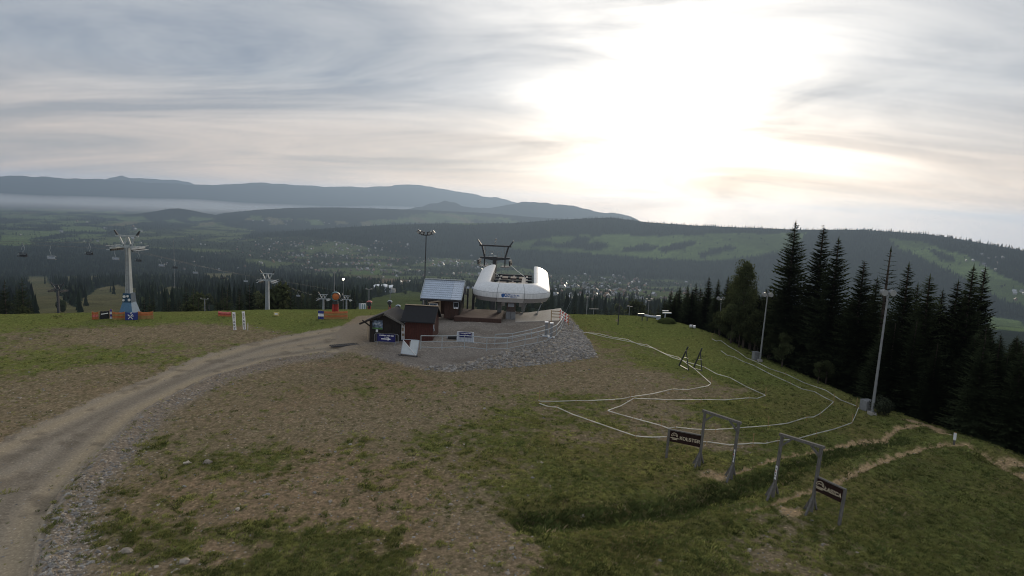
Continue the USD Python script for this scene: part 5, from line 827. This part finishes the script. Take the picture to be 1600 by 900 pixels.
def broadleaf(seed, H, R, nl, leaf=.22, nlobe=11):
    g = np.random.default_rng(seed); tr = MB().tube([(0, 0, -.8), (.05, 0, H * .3), (0, .05, H * .62)], H * .022, 7, H * .008); lobes = []
    for k in range(nlobe):
        a, z = g.uniform(0, 6.28) if nlobe == 11 else k * 2.4, g.uniform(.32, .9) * H if nlobe == 11 else (.25 + .65 * k / nlobe) * H; rr = R * .75 * math.sin(min(1, (1.06 - z / H) * 1.7) * 1.57) * g.uniform(.4, 1); c = np.array([math.cos(a) * rr, math.sin(a) * rr, z]); lobes.append((c, R * g.uniform(.34, .55)))
        tr.tube([(0, 0, max(.2, z - R * .9)), c * [.55, .55, 1] - [0, 0, .15], c], H * .007, 5, H * .002)
    lobes.append((np.array([0, 0, H * .86]), R * .42)); V, Fc = [], []
    for k in range(nl):
        c, r = lobes[g.integers(len(lobes))]; d = g.normal(size=3); d /= np.linalg.norm(d); q = c + d * r * g.uniform(.55, 1.08) * [1, 1, 1.15]; e = g.normal(size=3); e /= np.linalg.norm(e); f = np.cross(e, d); f /= max(np.linalg.norm(f), .1); s = leaf * g.uniform(.6, 1.3); b = 4 * k
        V += [q - e * s, q - f * s * .55, q + e * s, q + f * s * .55]; Fc += [[b, b + 1, b + 2], [b, b + 2, b + 3]]
    return tr, MB().add(V, Fc)
def tree_proto(name, tc, crown_mat, tall):
    pr = proto(name); part(pr, 'trunk', tc[0], 'bark'); part(pr, 'crown', tc[1], crown_mat); return pr, tall
SPR = [tree_proto('spruce_pattern', spruce(100 + k, 16, R, 82, 11, 1.25), 'needles', 16.3) for k, R in enumerate((2.5, 2.75, 2.3, 2.9))]
BARE = tree_proto('sparse_spruce_pattern', spruce(120, 16, 2.3, 40, 9, 1.0, True), 'needles', 16.3)
LOW = [tree_proto('far_spruce_pattern', spruce(130 + k, 14, R, 28, 8, 1.7), 'needles', 14.3) for k, R in enumerate((2.5, 2.2, 2.8))]
LEAF = [tree_proto('leafy_pattern', broadleaf(140 + k, 9, R, 5200, .17), 'leaves', 9.3) for k, R in enumerate((2.3, 2.8))]
LEAFLOW = [tree_proto('far_leafy_pattern', broadleaf(150, 9, 2.6, 900, .42), 'leaves', 9.3)]
TALL = tree_proto('tall_leafy_pattern', broadleaf(171, 13, 2.6, 9000, .16, 19), 'leaves', 13.2)
BUSH = tree_proto('bush_pattern', broadleaf(160, 2.0, 1.1, 1500, .1), 'leaves_grey', 2.1)
def edge_point(px, extra, py=600):
    d = ray(px, py); az = math.atan2(d[0], d[1]); rs = np.linspace(18, 110, 900); s = sd(HILL, rs * math.sin(az), rs * math.cos(az)); r = rs[np.argmax(s > 0)] + extra; x, y = r * math.sin(az), r * math.cos(az); return np.array([x, y, hz(x, y)])
ZN = lambda px: 'right of the tallest spruce' if px < 1340 else 'behind the nearest flood light mast' if px < 1440 else 'below the three pointed spruces' if px < 1545 else 'at the far right below the earth trail'
ZC = lambda px: 'at the far left beyond the crest' if px < 60 else 'around the left hillside clearings' if px < 215 else 'between the padded tower and the second lift tower' if px < 404 else 'between the second lift tower and the round snow gun' if px < 560 else 'behind the huts and the station' if px < 860 else 'behind the crest right of the striped barrier'
def put_tree(pr, tall, px, top, extra, name, lab, cat='spruce', group=None, widen=1.0):
    p = edge_point(px, extra, top + 40); H_ = Z_at(px, top, p) - p[2]; k = H_ / tall
    if k < .15: return
    path = copy(pr, name, lab, cat, p, rng.uniform(0, 6.28), group, k * widen, 1 / widen)
MAIN = [(1240, 343, 5, 0, 'tallest full spruce, right beside the farther flood light mast', .95), (1284, 347, 7, 2, 'tall thin topped spruce, left of a close pair right of the tallest', .9), (1307, 368, 6, 1, 'tall spruce, right half of the close pair right of the tallest', .85), (1347, 402, 6, 0, 'single medium spruce left of the sparse bare topped spruce', 1.0), (1416, 408, 6, 2, 'narrow spruce just right of the nearest flood mast lamps', .95),
 (1449, 426, 6, 1, 'broad pointed spruce two right of the nearest flood mast', 1.05), (1469, 449, 8, 2, 'short slim spruce in the gap left of three pointed spruces', .9), (1493, 434, 7, 0, 'leftmost of the three pointed spruces at far right', .95), (1517, 411, 7, 3, 'middle and tallest of the three pointed spruces at far right', .8), (1535, 413, 8, 2, 'rightmost of the three pointed spruces at far right', .8), (1505, 446, 9, 1, 'slim spruce top between the three pointed spruces', .8),
 (1367, 430, 9, 1, 'small spruce top beside the sparse bare topped spruce', .9), (1430, 440, 10, 2, 'small spruce top behind the narrow spruce by the lamps', .9)]
for px, top, ex, k, lab, wd in MAIN: put_tree(*SPR[k], px, top, ex, 'spruce_tree', lab, widen=wd * 1.45)
put_tree(*BARE, 1388, 384, 7, 'spruce_tree', 'sparse bare topped spruce behind the nearest flood mast lamps', widen=1.5)
for px, top, ex, lab in ((1165, 399, 5, 'tall rounded leafy tree left of the tallest spruce'), (1150, 425, 7, 'rounded leafy tree just left of the tall leafy one')): put_tree(*TALL, px, top, ex, 'leafy_tree', lab, 'tree', widen=.8)
for px, top, ex, k in ((1120, 434, 9, 0), (1105, 431, 12, 1), (1135, 430, 8, 2), (1085, 440, 12, 0), (1072, 443, 14, 2), (1060, 446, 12, 1), (1046, 452, 15, 3), (1200, 452, 10, 1), (1215, 446, 12, 0), (1262, 440, 10, 3), (1328, 462, 8, 3)): put_tree(*SPR[k], px, top, ex, 'spruce_tree', 'dark spruce in the wood behind the bushes at the meadow edge', 'spruce', 'spruces behind the meadow edge bushes', 1.15)
for i in range(64): px = rng.uniform(1032, 1222) if i < 44 else rng.uniform(1165, 1235); put_tree(*SPR[i % 4], px, np.interp(px, [1030, 1060, 1105, 1150, 1222], [462, 448, 438, 442, 452]) + rng.uniform(0, 26), rng.uniform(5, 22), 'spruce_tree', 'dark spruce in the dense wood left of the tallest spruce', 'spruce', 'spruces left of the tallest spruce', 1.5)
_canR = lambda px: np.interp(px, [1030, 1060, 1100, 1150, 1200, 1230, 1330, 1400, 1470, 1545, 1560, 1600, 1700, 1900], [468, 456, 452, 462, 470, 470, 478, 490, 488, 500, 512, 520, 530, 540])
for i in range(210):
    px = rng.uniform(1215, 1850); ex = rng.uniform(2.5, 30) ** 1.0; top = _canR(px) + rng.uniform(0, 45) * (1 if ex < 12 else .55); put_tree(*SPR[rng.integers(4)], px, top, ex, 'spruce_tree', 'dark spruce in the dense wood ' + ZN(px), 'spruce', 'spruces ' + ZN(px), 1.45)
for i in range(46):
    px = rng.uniform(1100, 1330) if i > 22 else rng.uniform(1112, 1205); ex = rng.uniform(1.2, 5.5); t0 = np.interp(px, [1100, 1125, 1150, 1200, 1260, 1340], [490, 474, 468, 490, 545, 590]); put_tree(*LEAF[i % 2], px, t0 + rng.uniform(0, 35), ex, 'leafy_bush', 'dark leafy bush along the edge of the right meadow', 'bush', 'bushes along the right meadow edge', 1.25)
for px, ex, k in ((1378, 0.9, .62), (1388, 1.2, .5)): p = edge_point(px, ex - 1.6); copy(BUSH[0], 'grey_bush', ('low grey green bush touching the foot of the nearest flood mast', 'smaller grey green bush right of the nearest flood mast foot')[px > 1380], 'bush', p - [0, 0, .1], 1.0, None, k)
# trees beyond the rear crest, one by one while they are near
_canL = lambda px: np.interp(px, [-200, 0, 40, 52, 62, 128, 140, 200, 212, 250, 330, 420, 520, 556, 566, 650, 660, 720, 740, 800, 870, 950, 1000, 1060, 1100], [385, 392, 396, 455, 486, 488, 482, 482, 462, 452, 446, 440, 436, 446, 492, 490, 456, 460, 478, 466, 472, 474, 468, 452, 440])
n_near = 0; keep = []
for i in range(5000):
    az = rng.uniform(-.80, -.10) if rng.random() < .72 else rng.uniform(-.1, .26); r = 90 + 340 * rng.random() ** .75; x, y = r * math.sin(az), r * math.cos(az)
    if float(sd(HILL, np.array([x]), np.array([y]))[0]) < 9: continue
    z = hz(x, y); px, py, _ = proj(np.array([x, y, z])); H_ = rng.uniform(10, 18); top = _canL(px) + rng.uniform(-4, 26)
    d = ray(px, top); zt = CAMH + d[2] / math.hypot(d[0], d[1]) * r; H_ = min(H_, zt - z)
    if H_ < 4.5: continue
    ty = proj(np.array([x, y, z + H_]))[1]
    if inany(CLEAR, np.array([px, px, px]), np.array([py, (py + ty) / 2, ty + 2])).any() or (404 < px < 432 and r < 150) or (494 < px < 516 or 532 < px < 550) and r < 260: continue
    if any((x - a) ** 2 + (y - b) ** 2 < (3.4 + r * .008) ** 2 for a, b in keep): continue
    keep.append((x, y)); n_near += 1; leafy_ = rng.random() < .10; pr, tall = LEAFLOW[0] if leafy_ else LOW[rng.integers(3)]
    copy(pr, 'slope_tree' if leafy_ else 'slope_spruce', ('rounded leafy tree ' if leafy_ else 'dark pointed spruce ') + ZC(px), 'tree' if leafy_ else 'spruce', (x, y, z - .2), rng.uniform(0, 6.28), ('leafy trees ' if leafy_ else 'spruces ') + ZC(px), H_ / tall * (1.0 if H_ > 5 else 1.1))
    if n_near >= 295: break
print('near slope trees', n_near)
# farther woods: masses of small trees
def cone_tree(seed, H, R, n=7):
    g = np.random.default_rng(seed); V, Fc = [], []
    for k, (z0, z1, r) in enumerate(((.06, .52, 1.0), (.3, .76, .72), (.56, 1.0, .45))):
        b = len(V); V += [(math.cos(a) * R * r * w, math.sin(a) * R * r * w, H * (z0 + .05 * g.uniform(-1, 1))) for a, w in zip(np.arange(n) * 2 * math.pi / n, g.uniform(.7, 1.2, n))] + [(0, 0, H * z1)]; Fc += [[b + j, b + (j + 1) % n, b + n] for j in range(n)]
    return np.array(V), np.array(Fc)
def lump_tree(seed, H, R):
    g = np.random.default_rng(seed); m = MB()
    for k in range(4): s = trimesh.creation.icosphere(1, 1.0); v = np.array(s.vertices) * (1 + g.uniform(-.22, .22, (len(s.vertices), 1))); a = g.uniform(0, 6.28); m.add(v * [R * .62, R * .62, H * .3] + [math.cos(a) * R * .4 * (k > 0), math.sin(a) * R * .4 * (k > 0), H * (.66 if k == 0 else g.uniform(.38, .6))], s.faces)
    return m.arr()
CT = [(*cone_tree(s, 18, R), 'needles_far', False) for s, R in ((1, 3.0), (2, 2.6), (3, 3.4))]; LT = [(*lump_tree(s, 11, 4.2), 'leaves_far', False) for s in (5, 6)]
N_ = 60000; sx_, sy_ = rng.uniform(-90, 1690, N_), 322 + 178 * rng.random(N_) ** 1.25
fx, fy, fz, frr = hit_far(sx_, sy_); ok = np.isfinite(frr) & (frr > 400); fx, fy, fz, frr = fx[ok], fy[ok], fz[ok], frr[ok]
kf, _c = cover(fx, fy, fz); u_ = rng.random(len(fx)); hpx = 16000 / frr
prob = np.choose(kf, [1.0, .02, .50, .015, .05]) * np.clip(30 / hpx ** 1.45, 0, 1) * np.where(frr > 9500, .35, 1); prob[(kf == 0) & (frr > 6000) & (frr < 9500)] *= .6
vn = fbm2(fx, fy, 1 / 180., 3, 41); prob = np.where(kf == 2, prob * np.where(vn > .53, .12, 1.7), prob); s_ = u_ < prob; fx, fy, fz, frr, kf = fx[s_], fy[s_], fz[s_], frr[s_], kf[s_]
con = (kf == 0) & (rng.random(len(fx)) < .86) | (kf != 0) & (rng.random(len(fx)) < .3); sc = rng.uniform(.6, 1.2, len(fx)) * np.where(kf == 2, .8, 1); sc = np.where(frr < 900, sc * .8, sc)
for nm, a, b, lab in (('slope_wood', 300, 1500, 'dark spruce wood covering the slope below the hilltop'), ('valley_trees', 1500, 3300, 'dark trees scattered through the valley village'), ('ridge_forest', 3300, 6000, 'dense dark forest on the long ridge across the valley'), ('hill_woods', 6000, 13400, 'hazy woods on the distant farmed hills')):
    q = (frr >= a) & (frr < b); idx = np.where(con[q], rng.integers(0, 3, q.sum()), 3 + rng.integers(0, 2, q.sum())); print(nm, q.sum())
    instancer(nm, lab, 'forest', CT + LT, np.stack([fx[q], fy[q], fz[q] - .5], 1), rng.uniform(0, 6.28, q.sum()), sc[q], idx)

# ------------------------------------------------------------------ village houses
def house(name, W, D, E_, R_, wall, roof, ridge=True):
    pr = proto(name); part(pr, 'wall', MB().box((0, 0, E_ / 2 - 1), (W, D, E_ + 2)).prism([(-W / 2, E_), (W / 2, E_), (0, R_ - .1)], -D / 2 + .01, D / 2 - .01), wall)
    for s in (-1, 1): part(pr, 'roof_slope', MB().add([(0, y, R_ + d_) for y in (-D / 2 - .7, D / 2 + .7) for d_ in (0, .25)] + [(s * (W / 2 + .8), y, E_ - .4 + d_) for y in (-D / 2 - .7, D / 2 + .7) for d_ in (0, .25)], [[0, 2, 6], [0, 6, 4], [1, 5, 7], [1, 7, 3], [0, 4, 5], [0, 5, 1], [2, 3, 7], [2, 7, 6], [4, 6, 7], [4, 7, 5]]), roof)
    for x in (-W * .25, W * .2):
        for z in (1.5, E_ - 1.2): part(pr, 'window', MB().box((x, -D / 2 - .03, z), (1.2, .08, 1.3)), 'window_glass')
    part(pr, 'chimney', MB().box((W * .2, D * .15, R_ - .2), (.8, .8, 2.0)), wall); return pr
HS = [house('house_pattern', 10, 12, 5.5, 9.5, 'house_white', 'house_roof_grey'), house('house_pattern', 9, 10, 4.5, 9.5, 'house_wood', 'house_roof_brown'), house('house_pattern', 11, 14, 6.5, 11, 'house_white', 'house_roof_light'), house('house_pattern', 12, 9, 5.0, 8.5, 'house_white', 'house_roof_brown')]
HB = [((400, 470), (372, 412), 34), ((470, 640), (376, 425), 105), ((560, 640), (424, 446), 8), ((650, 770), (398, 432), 36), ((860, 1000), (428, 482), 60), ((1000, 1100), (440, 478), 18), ((300, 400), (372, 430), 10), ((0, 240), (346, 384), 14), ((240, 330), (402, 422), 6), ((380, 520), (344, 353), 14), ((1480, 1570), (398, 425), 12), ((1560, 1600), (455, 480), 5)]
HX = np.concatenate([rng.uniform(a[0], a[1], n * 5) for a, b, n in HB]); HY = np.concatenate([rng.uniform(b[0], b[1], n * 5) for a, b, n in HB]); HN = np.concatenate([np.full(n * 5, n) for a, b, n in HB]); HG = np.concatenate([np.full(n * 5, k) for k, (a, b, n) in enumerate(HB)])
hx, hy, hzz, hr = hit_far(HX, HY); cnt = {}; taken = []; nh = 0
GN = ['white and brown gabled house in the village left of the lamp mast', 'small gabled house in the valley village in front of the dark ridge', 'small gabled house beside the lower lift station', 'small gabled house in the valley right of the roofed cabin', 'small gabled house in the valley right of the chairlift station', 'small gabled house in the valley behind the right spruces', 'small gabled house among trees in the left valley', 'tiny gabled house among the far left fields', 'gabled house on the brown clearing right of the left tower', 'tiny house at the foot of the pale distant hill', 'tiny house on the green slope at far right', 'tiny house low in the valley at the right edge']
for i in range(len(HX)):
    g_ = HG[i]
    if cnt.get(g_, 0) >= HN[i] or not np.isfinite(hr[i]) or hr[i] < 700: continue
    if any(abs(hx[i] - a) < 13 and abs(hy[i] - b) < 13 for a, b in taken): continue
    if g_ in (1, 3, 4) and float(fbm2(np.array([hx[i]]), np.array([hy[i]]), 1 / 240., 3, 43)[0]) < rng.uniform(.36, .56): continue
    taken.append((hx[i], hy[i])); cnt[g_] = cnt.get(g_, 0) + 1; nh += 1
    copy(HS[rng.choice(4, p=[.34, .2, .26, .2])], 'village_house', GN[g_], 'house', (hx[i], hy[i], hzz[i]), rng.uniform(-.6, .9), GN[g_].replace('house', 'houses'), rng.uniform(.55, 1.0) * (1.6 if hr[i] > 5000 else 1) * (.75 if hr[i] < 1500 else 1))
print('houses', nh)
qx, qy = np.concatenate([rng.uniform(a[0], a[1], n * 4) for a, b, n in HB]), np.concatenate([rng.uniform(b[0], b[1], n * 4) for a, b, n in HB]); ex_, ey_, ez_, er_ = hit_far(qx, qy); kk, _c = cover(np.nan_to_num(ex_), np.nan_to_num(ey_, nan=1.0), np.nan_to_num(ez_)); q = np.isfinite(er_) & (er_ > 1100) & (kk == 2) & (fbm2(np.nan_to_num(ex_), np.nan_to_num(ey_), 1 / 240., 3, 43) > rng.uniform(.36, .56, len(er_)))
FH = [(*MB().prism([(-4, -1), (4, -1), (4, 4.5), (0, 8), (-4, 4.5)], -5, 5).arr(), mt, False) for mt in ('house_white', 'house_roof_grey', 'house_roof_brown', 'house_wood')]
instancer('farther_houses', 'many tiny farther houses of the valley village', 'houses', FH, np.stack([ex_[q], ey_[q], ez_[q]], 1), rng.uniform(0, 3.1, q.sum()), rng.uniform(.5, 1.0, q.sum()), rng.integers(0, 4, q.sum()))
def spot(px, py):
    x, y, z, r = hit_far(np.array([px, px], float), np.array([py, py], float)); return np.array([x[0], y[0], z[0]]), r[0]
p, r = spot(598, 456); k = r / 1000
o = thing('lower_station', 'long lower lift station with white wavy membrane roof at the foot of the piste', 'station building', p, .1, scale=k)
part(o, 'wall', MB().box((0, 6, 2.5), (27, 12, 9)), 'grey_print'); rf = []
for i, x in enumerate(np.linspace(-15, 15, 25)): z = 9.2 + 1.6 * abs(math.sin((x + 15) / 30 * math.pi * 2.5)) - abs(x) * .09; rf += [(x, -1.5, z - 1.8), (x, 6, z + 1.2), (x, 14, z - .4)]
fa = [t for i in range(24) for j in range(2) for t in ([i * 3 + j, i * 3 + 3 + j, i * 3 + 4 + j], [i * 3 + j, i * 3 + 4 + j, i * 3 + 1 + j])]; rf = np.array(rf); part(o, 'roof', thick(rf, np.array(fa), .4), 'membrane', 40)
for x in np.linspace(-11, 11, 8): part(o, 'window', MB().box((x, -.08, 3.2), (2.2, .2, 3.6)), 'window_glass')
for s in (-1, 1): part(o, 'side_wing', MB().box((s * 15.5, 5, 1.5), (6, 8, 6)), 'house_white')
p, r = spot(914, 455); k = r / 1000
o = thing('tall_building', 'tall pale hotel block with pointed gable in the valley right of the station', 'building', p, .2, scale=k)
part(o, 'wall', MB().box((0, 4, 4.5), (5, 6, 11)), 'house_white'); part(o, 'low_wing', MB().box((5.5, 4, 1.5), (7, 5, 6)), 'house_white'); part(o, 'gable_roof', MB().prism([(-3, 10), (3, 10), (0, 15)], .8, 7.2), 'house_roof_grey'); part(o, 'wing_roof', MB().prism([(2.4, 4.5), (9.4, 4.5), (6, 7)], 1.2, 6.8), 'house_roof_grey')
for x in (-1.5, 0, 1.5):
    for z in (3, 5.5, 8): part(o, 'window', MB().box((x, .95, z), (.8, .15, 1.3)), 'window_glass')

# ------------------------------------------------------------------ chairs on the left lift, their ropes
CH = proto('chair_pattern')
part(CH, 'hanger', MB().tube([(0, 0, 0), (.05, 0, -.5), (.42, 0, -1.15), (.42, 0, -1.7), (0, 0, -2.1), (0, 0, -2.5)], .05, 6), 'pale_steel'); part(CH, 'side_arm', MB().tube([(.05, 0, -.9), (-.3, 0, -1.3), (-.35, 0, -1.75)], .045, 6), 'pale_steel'); part(CH, 'seat_frame', MB().tube([(-1.0, 0, -2.4), (1.0, 0, -2.4)], .05, 6).tube([(-1.0, -.1, -2.4), (-1.05, -.35, -3.15)], .04, 6).tube([(1.0, -.1, -2.4), (1.05, -.35, -3.15)], .04, 6), 'dark_steel')
part(CH, 'backrest', MB().box((0, .05, -2.85), (2.0, .09, .55), rx=.15), 'dark_steel'); part(CH, 'seat', MB().box((0, -.25, -3.2), (2.0, .55, .1)), 'dark_steel'); part(CH, 'safety_bar', MB().tube([(-.95, 0, -2.5), (-.9, -.55, -2.75), (.9, -.55, -2.75), (.95, 0, -2.5)], .03, 6), 'pale_steel')
CH2 = proto('pale_chair_pattern')
part(CH2, 'hanger', MB().tube([(0, 0, 0), (-.05, 0, -.5), (-.3, 0, -1.15), (0, 0, -2.0), (0, 0, -2.5)], .05, 6), 'pale_steel'); part(CH2, 'seat_frame', MB().tube([(-1.0, 0, -2.4), (1.0, 0, -2.4)], .05, 6), 'pale_steel'); part(CH2, 'backrest', MB().box((0, -.05, -2.85), (2.0, .09, .5), rx=.15), 'grey_print'); part(CH2, 'seat', MB().box((0, .25, -3.2), (2.0, .5, .1)), 'grey_paint'); part(CH2, 'safety_bar', MB().tube([(-.95, 0, -2.5), (-.9, .55, -2.7), (.9, .55, -2.7), (.95, 0, -2.5)], .03, 6), 'pale_steel')
def sight(px, py, depth): d = ray(px, py); return EYE + d * depth
dark = [(35, 378, 112), (139, 379, 135), (216, 393, 165), (273, 406, 190), (349, 424, 225), (432, 438, 255)]; pale = [(79, 384, 122), (180, 389, 150), (252, 402, 178), (305, 415, 205), (384, 430, 240), (450, 449, 262), (466, 454, 275)]
nm_ = ['leftmost', 'second', 'third', 'fourth', 'fifth', 'sixth', 'seventh']
for k, (px, py, d_) in enumerate(dark): copy(CH, 'lift_chair', f'dark backed empty lift chair, {nm_[k]} from the left on the left lift', 'lift chair', sight(px, py, d_), -.15, None, .8)
for k, (px, py, d_) in enumerate(pale): copy(CH2, 'lift_chair', f'pale backed empty lift chair, {nm_[k]} from the left on the left lift', 'lift chair', sight(px, py, d_), -.1, None, .8)
for lab, ch in (('thin haul rope carrying the dark backed chairs at the left', dark), ('thin haul rope carrying the pale backed chairs at the left', pale)):
    P_ = np.array([sight(*c) for c in ch]); a = P_[0] + (P_[0] - P_[1]) * 2; b = P_[-1] + (P_[-1] - P_[-2]) * 1.5; single('haul_rope', MB().tube(np.vstack([a, P_, b]), .018, 5), 'dark_steel', lab, 'rope')
a = STW[0] + [2.05, 0, STW[1] - .95]; b = S0 + [1.35, 6.5, ZB + 1.5]; single('haul_rope', MB().tube([a, (a + b) / 2 - [0, 0, .05], b], .03, 5), 'pale_steel', 'pale haul rope from the dark tower down into the white station', 'rope')
a = STW[0] + [-2.05, 0, STW[1] - .95]; b = S0 + [-1.35, 6.5, ZB + 1.5]; single('haul_rope', MB().tube([a, (a + b) / 2 - [0, 0, .05], b], .03, 5), 'pale_steel', 'haul rope from the dark tower into the left arm of the station', 'rope')

# ------------------------------------------------------------------ grass, stones
def tuft(seed, n, h, spread):
    g = np.random.default_rng(seed); V, Fc = [], []
    for k in range(n):
        a, b, rr = g.uniform(0, 6.28), g.uniform(0, 6.28), spread * math.sqrt(g.random()); c = np.array([math.cos(b) * rr, math.sin(b) * rr, -.01]); s = np.array([-math.sin(a), math.cos(a), 0]) * .012; d = np.array([math.cos(a), math.sin(a), 0]); hh = h * g.uniform(.5, 1.1)
        i = len(V); V += [c - s, c + s, c + d * hh * .35 + s * .6 + [0, 0, hh * .7], c + d * hh * .8 + [0, 0, hh]]; Fc += [[i, i + 1, i + 2], [i, i + 2, i + 3]]
    return np.array(V), np.array(Fc)
def rock(seed):
    m = trimesh.creation.icosphere(1, 1.0); g = np.random.default_rng(seed); v = np.array(m.vertices) * (1 + g.uniform(-.28, .22, (len(m.vertices), 1))) * g.uniform([.8, .6, .45], [1.2, .9, .75]); return v, np.array(m.faces)
def scatter(n, y0=486, y1=940, seed=3):
    g = np.random.default_rng(seed); px, py = g.uniform(-160, 1760, n), g.uniform(y0, y1, n); x, y = flat(px, py); return x, y, g
x, y, g = scatter(215000, 490, 960); m = masks(x, y); z = height(x, y); pr_ = np.clip(m['g'], 0, 1) * (.3 + .6 * smst(.35, .6, m['n2'])) * (1 - .55 * smst(40, 56, np.hypot(x, y))) + .17 * (1 - m['road']) * (1 - m['pad']) * smst(.46, .66, m['n2'])
q = (g.random(len(x)) < pr_) & (sd(HILL, x, y) < 6); r_ = np.hypot(x, y); dkk = (m['ditch'] > .3) & (g.random(len(x)) < .8) | (g.random(len(x)) < .3); dry = g.random(len(x)) < .12
idx = np.where(dry, 4 + g.integers(0, 2, len(x)), np.where(dkk, 2 + g.integers(0, 2, len(x)), g.integers(0, 2, len(x)))); sc = g.uniform(.34, .78, len(x)) * (1 + .7 * (g.random(len(x)) < .04)) * np.where(m['ditch'] > .3, 1.7, 1) * (1 + .7 * smst(.6, .75, m['n1']))
TF = [(*tuft(1, 14, .10, .12), 'grass_blade', False), (*tuft(2, 11, .13, .14), 'grass_blade', False), (*tuft(3, 14, .11, .12), 'grass_dark', False), (*tuft(4, 12, .15, .12), 'grass_dark', False), (*tuft(5, 9, .14, .10), 'grass_dry', False), (*tuft(6, 8, .10, .13), 'grass_dry', False)]
print('tufts', q.sum()); instancer('meadow_grass', 'short uneven grass tufts over the hilltop meadow', 'grass', TF, np.stack([x[q], y[q], z[q]], 1), g.uniform(0, 6.28, q.sum()), sc[q], idx[q])
x, y, g = scatter(60000, 500, 960, 9); m = masks(x, y); z = height(x, y); wd = smst(-1.0, .3, -np.abs(dl(ROAD_R, x, y) - .9)) * (sd(ROAD, x, y) > 0)
bare = (1 - m['g']) * (1 - m['road']) * (1 - m['pad']); pr_ = .10 * bare + .85 * m['wind'] + .03 * m['road'] + .04 * m['pad'] + .3 * m['trail']; q = g.random(len(x)) < pr_
s_ = g.uniform(.018, .05, len(x)) * (1 + 1.2 * (g.random(len(x)) < .06)) + .03 * m['wind'] * g.random(len(x)); wm = (m['trail'] > .4) | (g.random(len(x)) < .3); idx = np.where(wm, 3, 0) + g.integers(0, 3, len(x)); RK = [(*rock(s), mt, False) for mt in ('stone', 'stone_warm') for s in (1, 2, 3)]
print('stones', q.sum()); instancer('loose_stones', 'small loose stones along the track and on bare soil', 'stones', RK, np.stack([x[q], y[q], z[q]], 1), g.uniform(0, 6.28, q.sum()), s_[q], idx[q])
bx0, by0, bx1, by1 = FOOT.bounds; x, y = rng.uniform(-6, bx1, 26000), rng.uniform(by0, 66, 26000); q = (sd(FOOT, x, y) < rng.uniform(-.3, .35, len(x))) & (sd(PAD, x, y) > .02); x, y = x[q], y[q]; z = height(x, y)
print('slope stones', len(x)); instancer('embankment_stones', 'grey crushed stones covering the embankment below the railing', 'stones', RK, np.stack([x, y, z + .01], 1), rng.uniform(0, 6.28, len(x)), .03 + .13 * rng.random(len(x)) ** 2.2, np.where(rng.random(len(x)) < .15, 3, 0) + rng.integers(0, 3, len(x)))
for i, (px, py, s, lab) in enumerate(((629, 722 - 100, 0, ''), (293, 724, .17, 'pale boulder lying right of a flat slab on bare soil'), (324, 723, .2, 'flat pale slab at the edge of the green patch'), (197, 863, .2, 'pale upright boulder low at the left'), (288, 878, .22, 'grey boulder beside the dark weeds at lower left'), (244, 886, .1, 'small white stone near the lower left edge'), (910, 806, .13, 'pale stone lying in the dark ditch'), (846, 723, .09, 'small white stone on the grass left of the gates'))):
    if s: v, f = rock(20 + i); p = G(px, py); single('boulder', MB().add(v * s + p, f), 'stone_warm', lab, 'boulder')

# ------------------------------------------------------------------ haze: one closed box of even thin air round everything
zlo = min(float(Z1.min()), float(Z2.min())) - 1.0; zhi = float(max(Z1.max(), Z2.max())) + 40
hv = MB().box((0, 0, (zlo + zhi) / 2), (52000, 52000, zhi - zlo)).arr(); hm = usdkit.mesh(stage, '/World/haze', hv, L + '/haze_air'); tag(hm.GetPrim(), 'thin blue morning haze filling the valley air', 'haze', None, 'stuff')

# a low bank of denser white fog lying on the far plain before the mountains
usdkit.material(stage, f'{L}/fog_air', {'v': ('principled_volume', {'color': (0.86, 0.92, 1.0), 'density': 2.0e-4, 'anisotropy': 0.3})}, volume='v.volume')
V = []; na = 40; prof = [(11800, -292), (12600, -225), (13600, -170), (14800, -150), (16300, -150), (16300, -294), (14000, -294)]; near_ = lambda a: 2600 * float(smst(-0.25, -0.42, a))
for a in np.linspace(-0.95, 0.17, na): V += [((r - near_(a) * (r < 14500) * (z > -294)) * math.sin(a), (r - near_(a) * (r < 14500) * (z > -294)) * math.cos(a), z if z < -290 else z + 90 * float(smst(-.3, -.05, a)) * (z > -230) + 14 * math.sin(a * 23) + 8 * math.sin(a * 51)) for r, z in prof]
n = len(prof); F_ = [t for i in range(na - 1) for j in range(n) for t in ([i * n + j, i * n + (j + 1) % n, (i + 1) * n + (j + 1) % n], [i * n + j, (i + 1) * n + (j + 1) % n, (i + 1) * n + j])]
F_ += [[0, j + 1, j] for j in range(1, n - 1)] + [[(na - 1) * n, (na - 1) * n + j, (na - 1) * n + j + 1] for j in range(1, n - 1)]
fm2 = trimesh.Trimesh(V, F_, process=False); trimesh.repair.fix_normals(fm2); hm = usdkit.mesh(stage, '/World/fog_bank', (np.array(fm2.vertices), np.array(fm2.faces)), L + '/fog_air'); tag(hm.GetPrim(), 'low white fog bank on the far plain before the mountains', 'fog', None, 'stuff')
